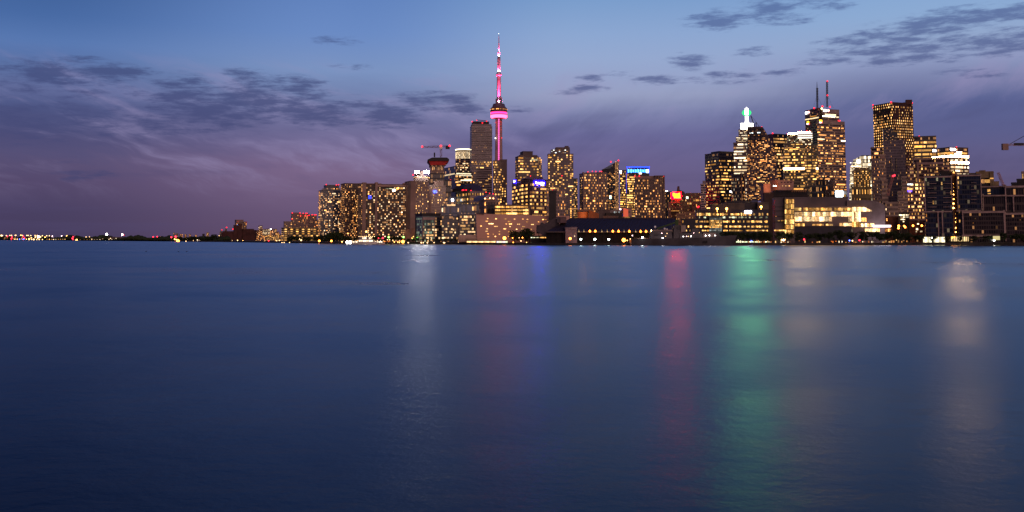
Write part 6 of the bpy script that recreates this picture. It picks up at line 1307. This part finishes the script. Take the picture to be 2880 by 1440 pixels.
# ---------------------------------------------------------------- warship
SG = plain('warship grey', (.065, .062, .075), .6, scale=.1); SGD = plain('warship dark', (.05, .05, .06), .7); TAN = plain('warship tan', (.24, .19, .17), .7)
SY = 822.; PS = lambda px, py, Y=SY: at(px, py, Y)
root = empty('warship', (PS(1775, 689).x, SY, 0), 'long grey warship moored in front of the black roofed shed, number on its bow', 'ship')
deck = [(1776, 673.0), (1800, 672.5), (1832, 671.5), (1890, 670.6), (1925, 669.8), (1978, 668.3), (2010, 666.0), (2045, 663.4), (2079, 661.6)]
b = MB(); n = len(deck); hb = []
for i, (x, y) in enumerate(deck):
    p = PS(x, y); t_ = i / (n - 1); hw = 7.5 * (1 - max(0, (t_ - .62) / .38) ** 1.8) + .05; lx = p.x - (4.2 if i == n - 1 else 1.2 * t_ ** 3)
    hb.append([Vector((p.x, SY - hw + 7.5, p.z)), Vector((p.x, SY + hw + 7.5, p.z)), Vector((lx, SY + hw * .75 + 7.5, -.3)), Vector((lx, SY - hw * .75 + 7.5, -.3))])
for a, c_ in zip(hb, hb[1:]):
    for k in range(4): j = (k + 1) % 4; b.quad(a[k], a[j], c_[j], c_[k])
b.poly(hb[0]); b.poly(hb[-1][::-1]); b.build('hull', SG, root)
def sblock(name, x0, x1, y0, y1, m=SG, slope=0, d=9, f=3): 
    b = MB(); a, c_ = PS(x0, y1), PS(x1, y0); w = c_.x - a.x; s_ = slope
    v = [(a.x, SY + f, a.z), (c_.x, SY + f, a.z), (c_.x - s_, SY + f + .6, c_.z), (a.x + s_, SY + f + .6, c_.z)]; v += [(x, y + d, z) for x, y, z in v]; i = 0
    b.v += v; b.f += [(0, 1, 2, 3), (7, 6, 5, 4), (0, 4, 5, 1), (1, 5, 6, 2), (2, 6, 7, 3), (3, 7, 4, 0)]; b.uv += [(0, -9)] * 24; b.mi += [0] * 6; return b.build(name, m, root)
sblock('hangar', 1831, 1893, 650, 673, SG, .6); sblock('upper_deckhouse', 1838, 1894, 646, 651, TAN, .3, 7, 4); sblock('funnel', 1896, 1917, 633, 671, SG, .9, 8, 4); sblock('funnel_grille', 1906.5, 1915, 636, 644, SGD, 0, .6, 3.6)
sblock('deckhouse', 1914, 1946, 656, 671, SG, .4); sblock('tan_locker', 1918.5, 1933, 633, 652, TAN, .2, 6, 6); sblock('bridge', 1943, 1979, 652, 670, SG, .8, 9, 3); sblock('bridge_top', 1947, 1970, 643, 653, SG, .7, 7, 4); sblock('fore_deckhouse', 1979, 2018, 654.5, 668, TAN, .5, 8, 3.5)
sblock('gun_turret', 2018, 2027, 656.5, 664.5, SG, .7, 4, 5); b = MB(); b.bar(PS(2026, 659, SY + 7), PS(2037, 656, SY + 7), .18, 6); b.build('gun_barrel', SGD, root)
b = MB(); b.abox(PS(1841, 650).x, PS(1870, 650).x, SY + 2.6, SY + 3.0, PS(1, 662).z, PS(1, 659).z); b.build('boat_bay', SGD, root)
for (x0, y0, x1, y1) in ((1892, 655, 1889, 628), (1842, 648, 1842, 636), (1861, 650, 1861, 643), (1955, 643, 1961, 622), (1967, 643, 1962, 622)):
    b = MB(); b.bar(PS(x0, y0, SY + 7), PS(x1, y1, SY + 7), .45, 6, r2=.2)
    if y1 < 632: 
        for yy in (634, 640, 646): xx = x1 + (x0 - x1) * (yy - y1) / (y0 - y1); b.bar(PS(xx - 3, yy, SY + 7), PS(xx + 3, yy, SY + 7), .18)
    b.build('mast', SG, root)
for x, y, r in ((1842.5, 638, 1.0), (1869, 643.5, 1.0), (1876, 645, .8)): b = MB(); b.sphere(PS(x, y, SY + 6), r, 0, 10); b.build('radome', WHITEP, root)
for i in range(14): b = MB(); x = 1785 + i * 2.9; b.bar(PS(x, 672, SY + 1), PS(x + .6, 668.4, SY + 1), .09); b.build('rail_post', plain('rail', (.5, .25, .2), .7), root)
p = PS(1982.9, 680.5, SY + 0.2); text_mesh('333', 2.6, plain('hull number', (.02, .02, .025), .8), 'hull_number', root, p + Vector((0, .6, 0)), 0, .4, 1.1, .05)
for x, y, r, m in ((1778.5, 662.5, .45, 'p'), (1772.5, 672, .5, 's'), (1807, 667.5, .75, 'c'), (1861.3, 656, .4, 'p'), (1876, 656.5, .4, 's'), (1863.5, 669, .6, 'w'), (1872, 664.5, .35, 's'), (1922, 665.2, .4, 'w'), (1931, 664.6, .4, 'p'), (1936, 664.7, .4, 's'), (1943.6, 664.7, .45, 'w'), (1951.3, 655.4, .3, 'p'), (1966.8, 654, .3, 's'), (1984.8, 662.4, .5, 'w'), (1995, 662, .5, 'w'), (2011, 662.4, .45, 'w')):
    b = MB(); b.sphere(PS(x, y, SY - .8 if x > 1780 else SY), r * .75, 0, 6); b.build('deck_lamp', {'w': glow((1, .92, .9), 20., True), 'c': LAMP_C, 's': LK['s'], 'p': LK['p']}[m], root)
b = MB(); b.bar(at(*RS(1130, 430), 846), at(*RS(1860, 180), 846), .9, 4); GB = plain('greenlit boom', (.035, .075, .02), .7)  # green light falling on the boom is put into its colour
root = empty('loading_boom', at(*RS(1860, 240), 846), 'dark loading boom, green light in its colour, slanting behind the warship', 'boom'); b.build('boom', GB, root); b = MB(); q = at(*RS(1845, 210), 846); b.box(q, (1.3, 0, 0), (0, 1, 0), (0, 0, 2.6)); b.build('boom_head', GB, root); b = MB(); b.bar((q.x, 846, GZ), q, .5); b.build('post', BLACK, root)
# ---------------------------------------------------------------- boats and birds
def boat(px0, px1, Y, label, tiers=2, name='tour_boat', lampn=9, sc_=1.):
    a, c_ = at(px0, 686, Y), at(px1, 686, Y); L = c_.x - a.x; root = empty(name, (a.x, Y, 0), label, 'boat'); h = 1.5 * sc_
    prof = [(0, .85, h * 1.0), (.25, 1, h * .9), (.7, 1, h * .95), (.92, .55, h * 1.2), (1, .04, h * 1.35)]; W_ = L * .11; b = MB(); sec = []
    for t_, w, z in prof: sec.append([Vector((a.x + L * t_, Y - W_ * w, z)), Vector((a.x + L * t_, Y + W_ * w, z)), Vector((a.x + L * t_ * .97, Y + W_ * w * .6, -.2)), Vector((a.x + L * t_ * .97, Y - W_ * w * .6, -.2))])
    for p, q in zip(sec, sec[1:]):
        for k in range(4): j = (k + 1) % 4; b.quad(p[k], p[j], q[j], q[k])
    b.poly(sec[0]); b.poly(sec[-1][::-1]); b.build('hull', WHITEP, root)
    for i in range(tiers):
        x0, x1 = a.x + L * (.06 + .06 * i), a.x + L * (.80 - .10 * i); z0 = h + 2.2 * i * sc_; z1 = z0 + 2.0 * sc_; b = MB(); b.abox(x0, x1, Y - W_ * .8, Y + W_ * .8, z0, z1); b.abox(x0 - .6, x1 + 1.2, Y - W_ * .95, Y + W_ * .95, z1, z1 + .2 * sc_); cab = b.build('cabin', WHITEP, root)
        n = max(3, int((x1 - x0) / 1.9))
        for k in range(n):
            o = bpy.data.objects.new('window', unit_pane(glow((1, .80, .55), (2.6, 1.6, 3.2)[k % 3]) if i == 0 or k % 3 else glow((.05, .04, .04), .5))); COL.objects.link(o); o.parent = cab; o.location = (x0 - a.x + (x1 - x0) * (k + .5) / n, -W_ * .8 - .05, (z0 + z1) / 2 + .1); o.scale = ((x1 - x0) / n * .75, .08, 1.1 * sc_)
    zt_ = h + 2.2 * tiers * sc_; b = MB(); b.bar((a.x + L * .45, Y, zt_), (a.x + L * .45, Y, zt_ + 2.4 * sc_), .12); b.build('mast', WHITEP, root)
    for k in range(lampn): b = MB(); b.sphere((a.x + L * (.08 + .8 * k / max(1, lampn - 1)), Y - W_ * .9, zt_ + .25), .28 * sc_, 0, 6); b.build('lamp', LK['s'], root)
boat(1006, 1060, 1012, 'white two deck tour boat lit along its windows at the dock', 2, sc_=1.25)
boat(990, 1010, 1025, 'small lit launch moored left of the white tour boat', 1, 'launch', 3, .8)
boat(1052, 1082, 1022, 'low lit boat moored right of the white tour boat', 1, 'launch', 4, .8)
boat(1486, 1490.5, 905, 'tiny dinghy below the big black trees', 1, 'dinghy', 0, .3)
BD = plain('bird', (.03, .025, .025), .8)
for px, py, lb in ((502, 708.5, 'dark water bird floating nearest the centre of the harbour, right of a second one'), (525, 708.5, 'dark water bird floating just right of another bird'), (411, 708, 'lone dark water bird floating far from the pair')):
    d = ray(px, py); k = -CAMH / d[2]; p = Vector((d[0] * k, d[1] * k, 0)); root = empty('water_bird', p, lb.replace('nearest the centre of the harbour, right of a second one', 'just left of another bird'), 'bird'); b = MB()
    for i, (u, r, z) in enumerate(((-.34, .03, .16), (-.2, .12, .13), (0, .16, .12), (.2, .12, .14), (.28, .06, .2), (.31, .05, .36), (.34, .06, .44), (.44, .02, .43))):
        for q in range(6): an = 2 * math.pi * q / 6; b.v.append((p.x + u, p.y + r * math.cos(an), z + r * math.sin(an)))
        if i: 
            for q in range(6): j = (q + 1) % 6; b.f.append(((i - 1) * 6 + q, (i - 1) * 6 + j, i * 6 + j, i * 6 + q)); b.uv += [(0, -9)] * 4; b.mi.append(0)
    b.build('body', BD, root)
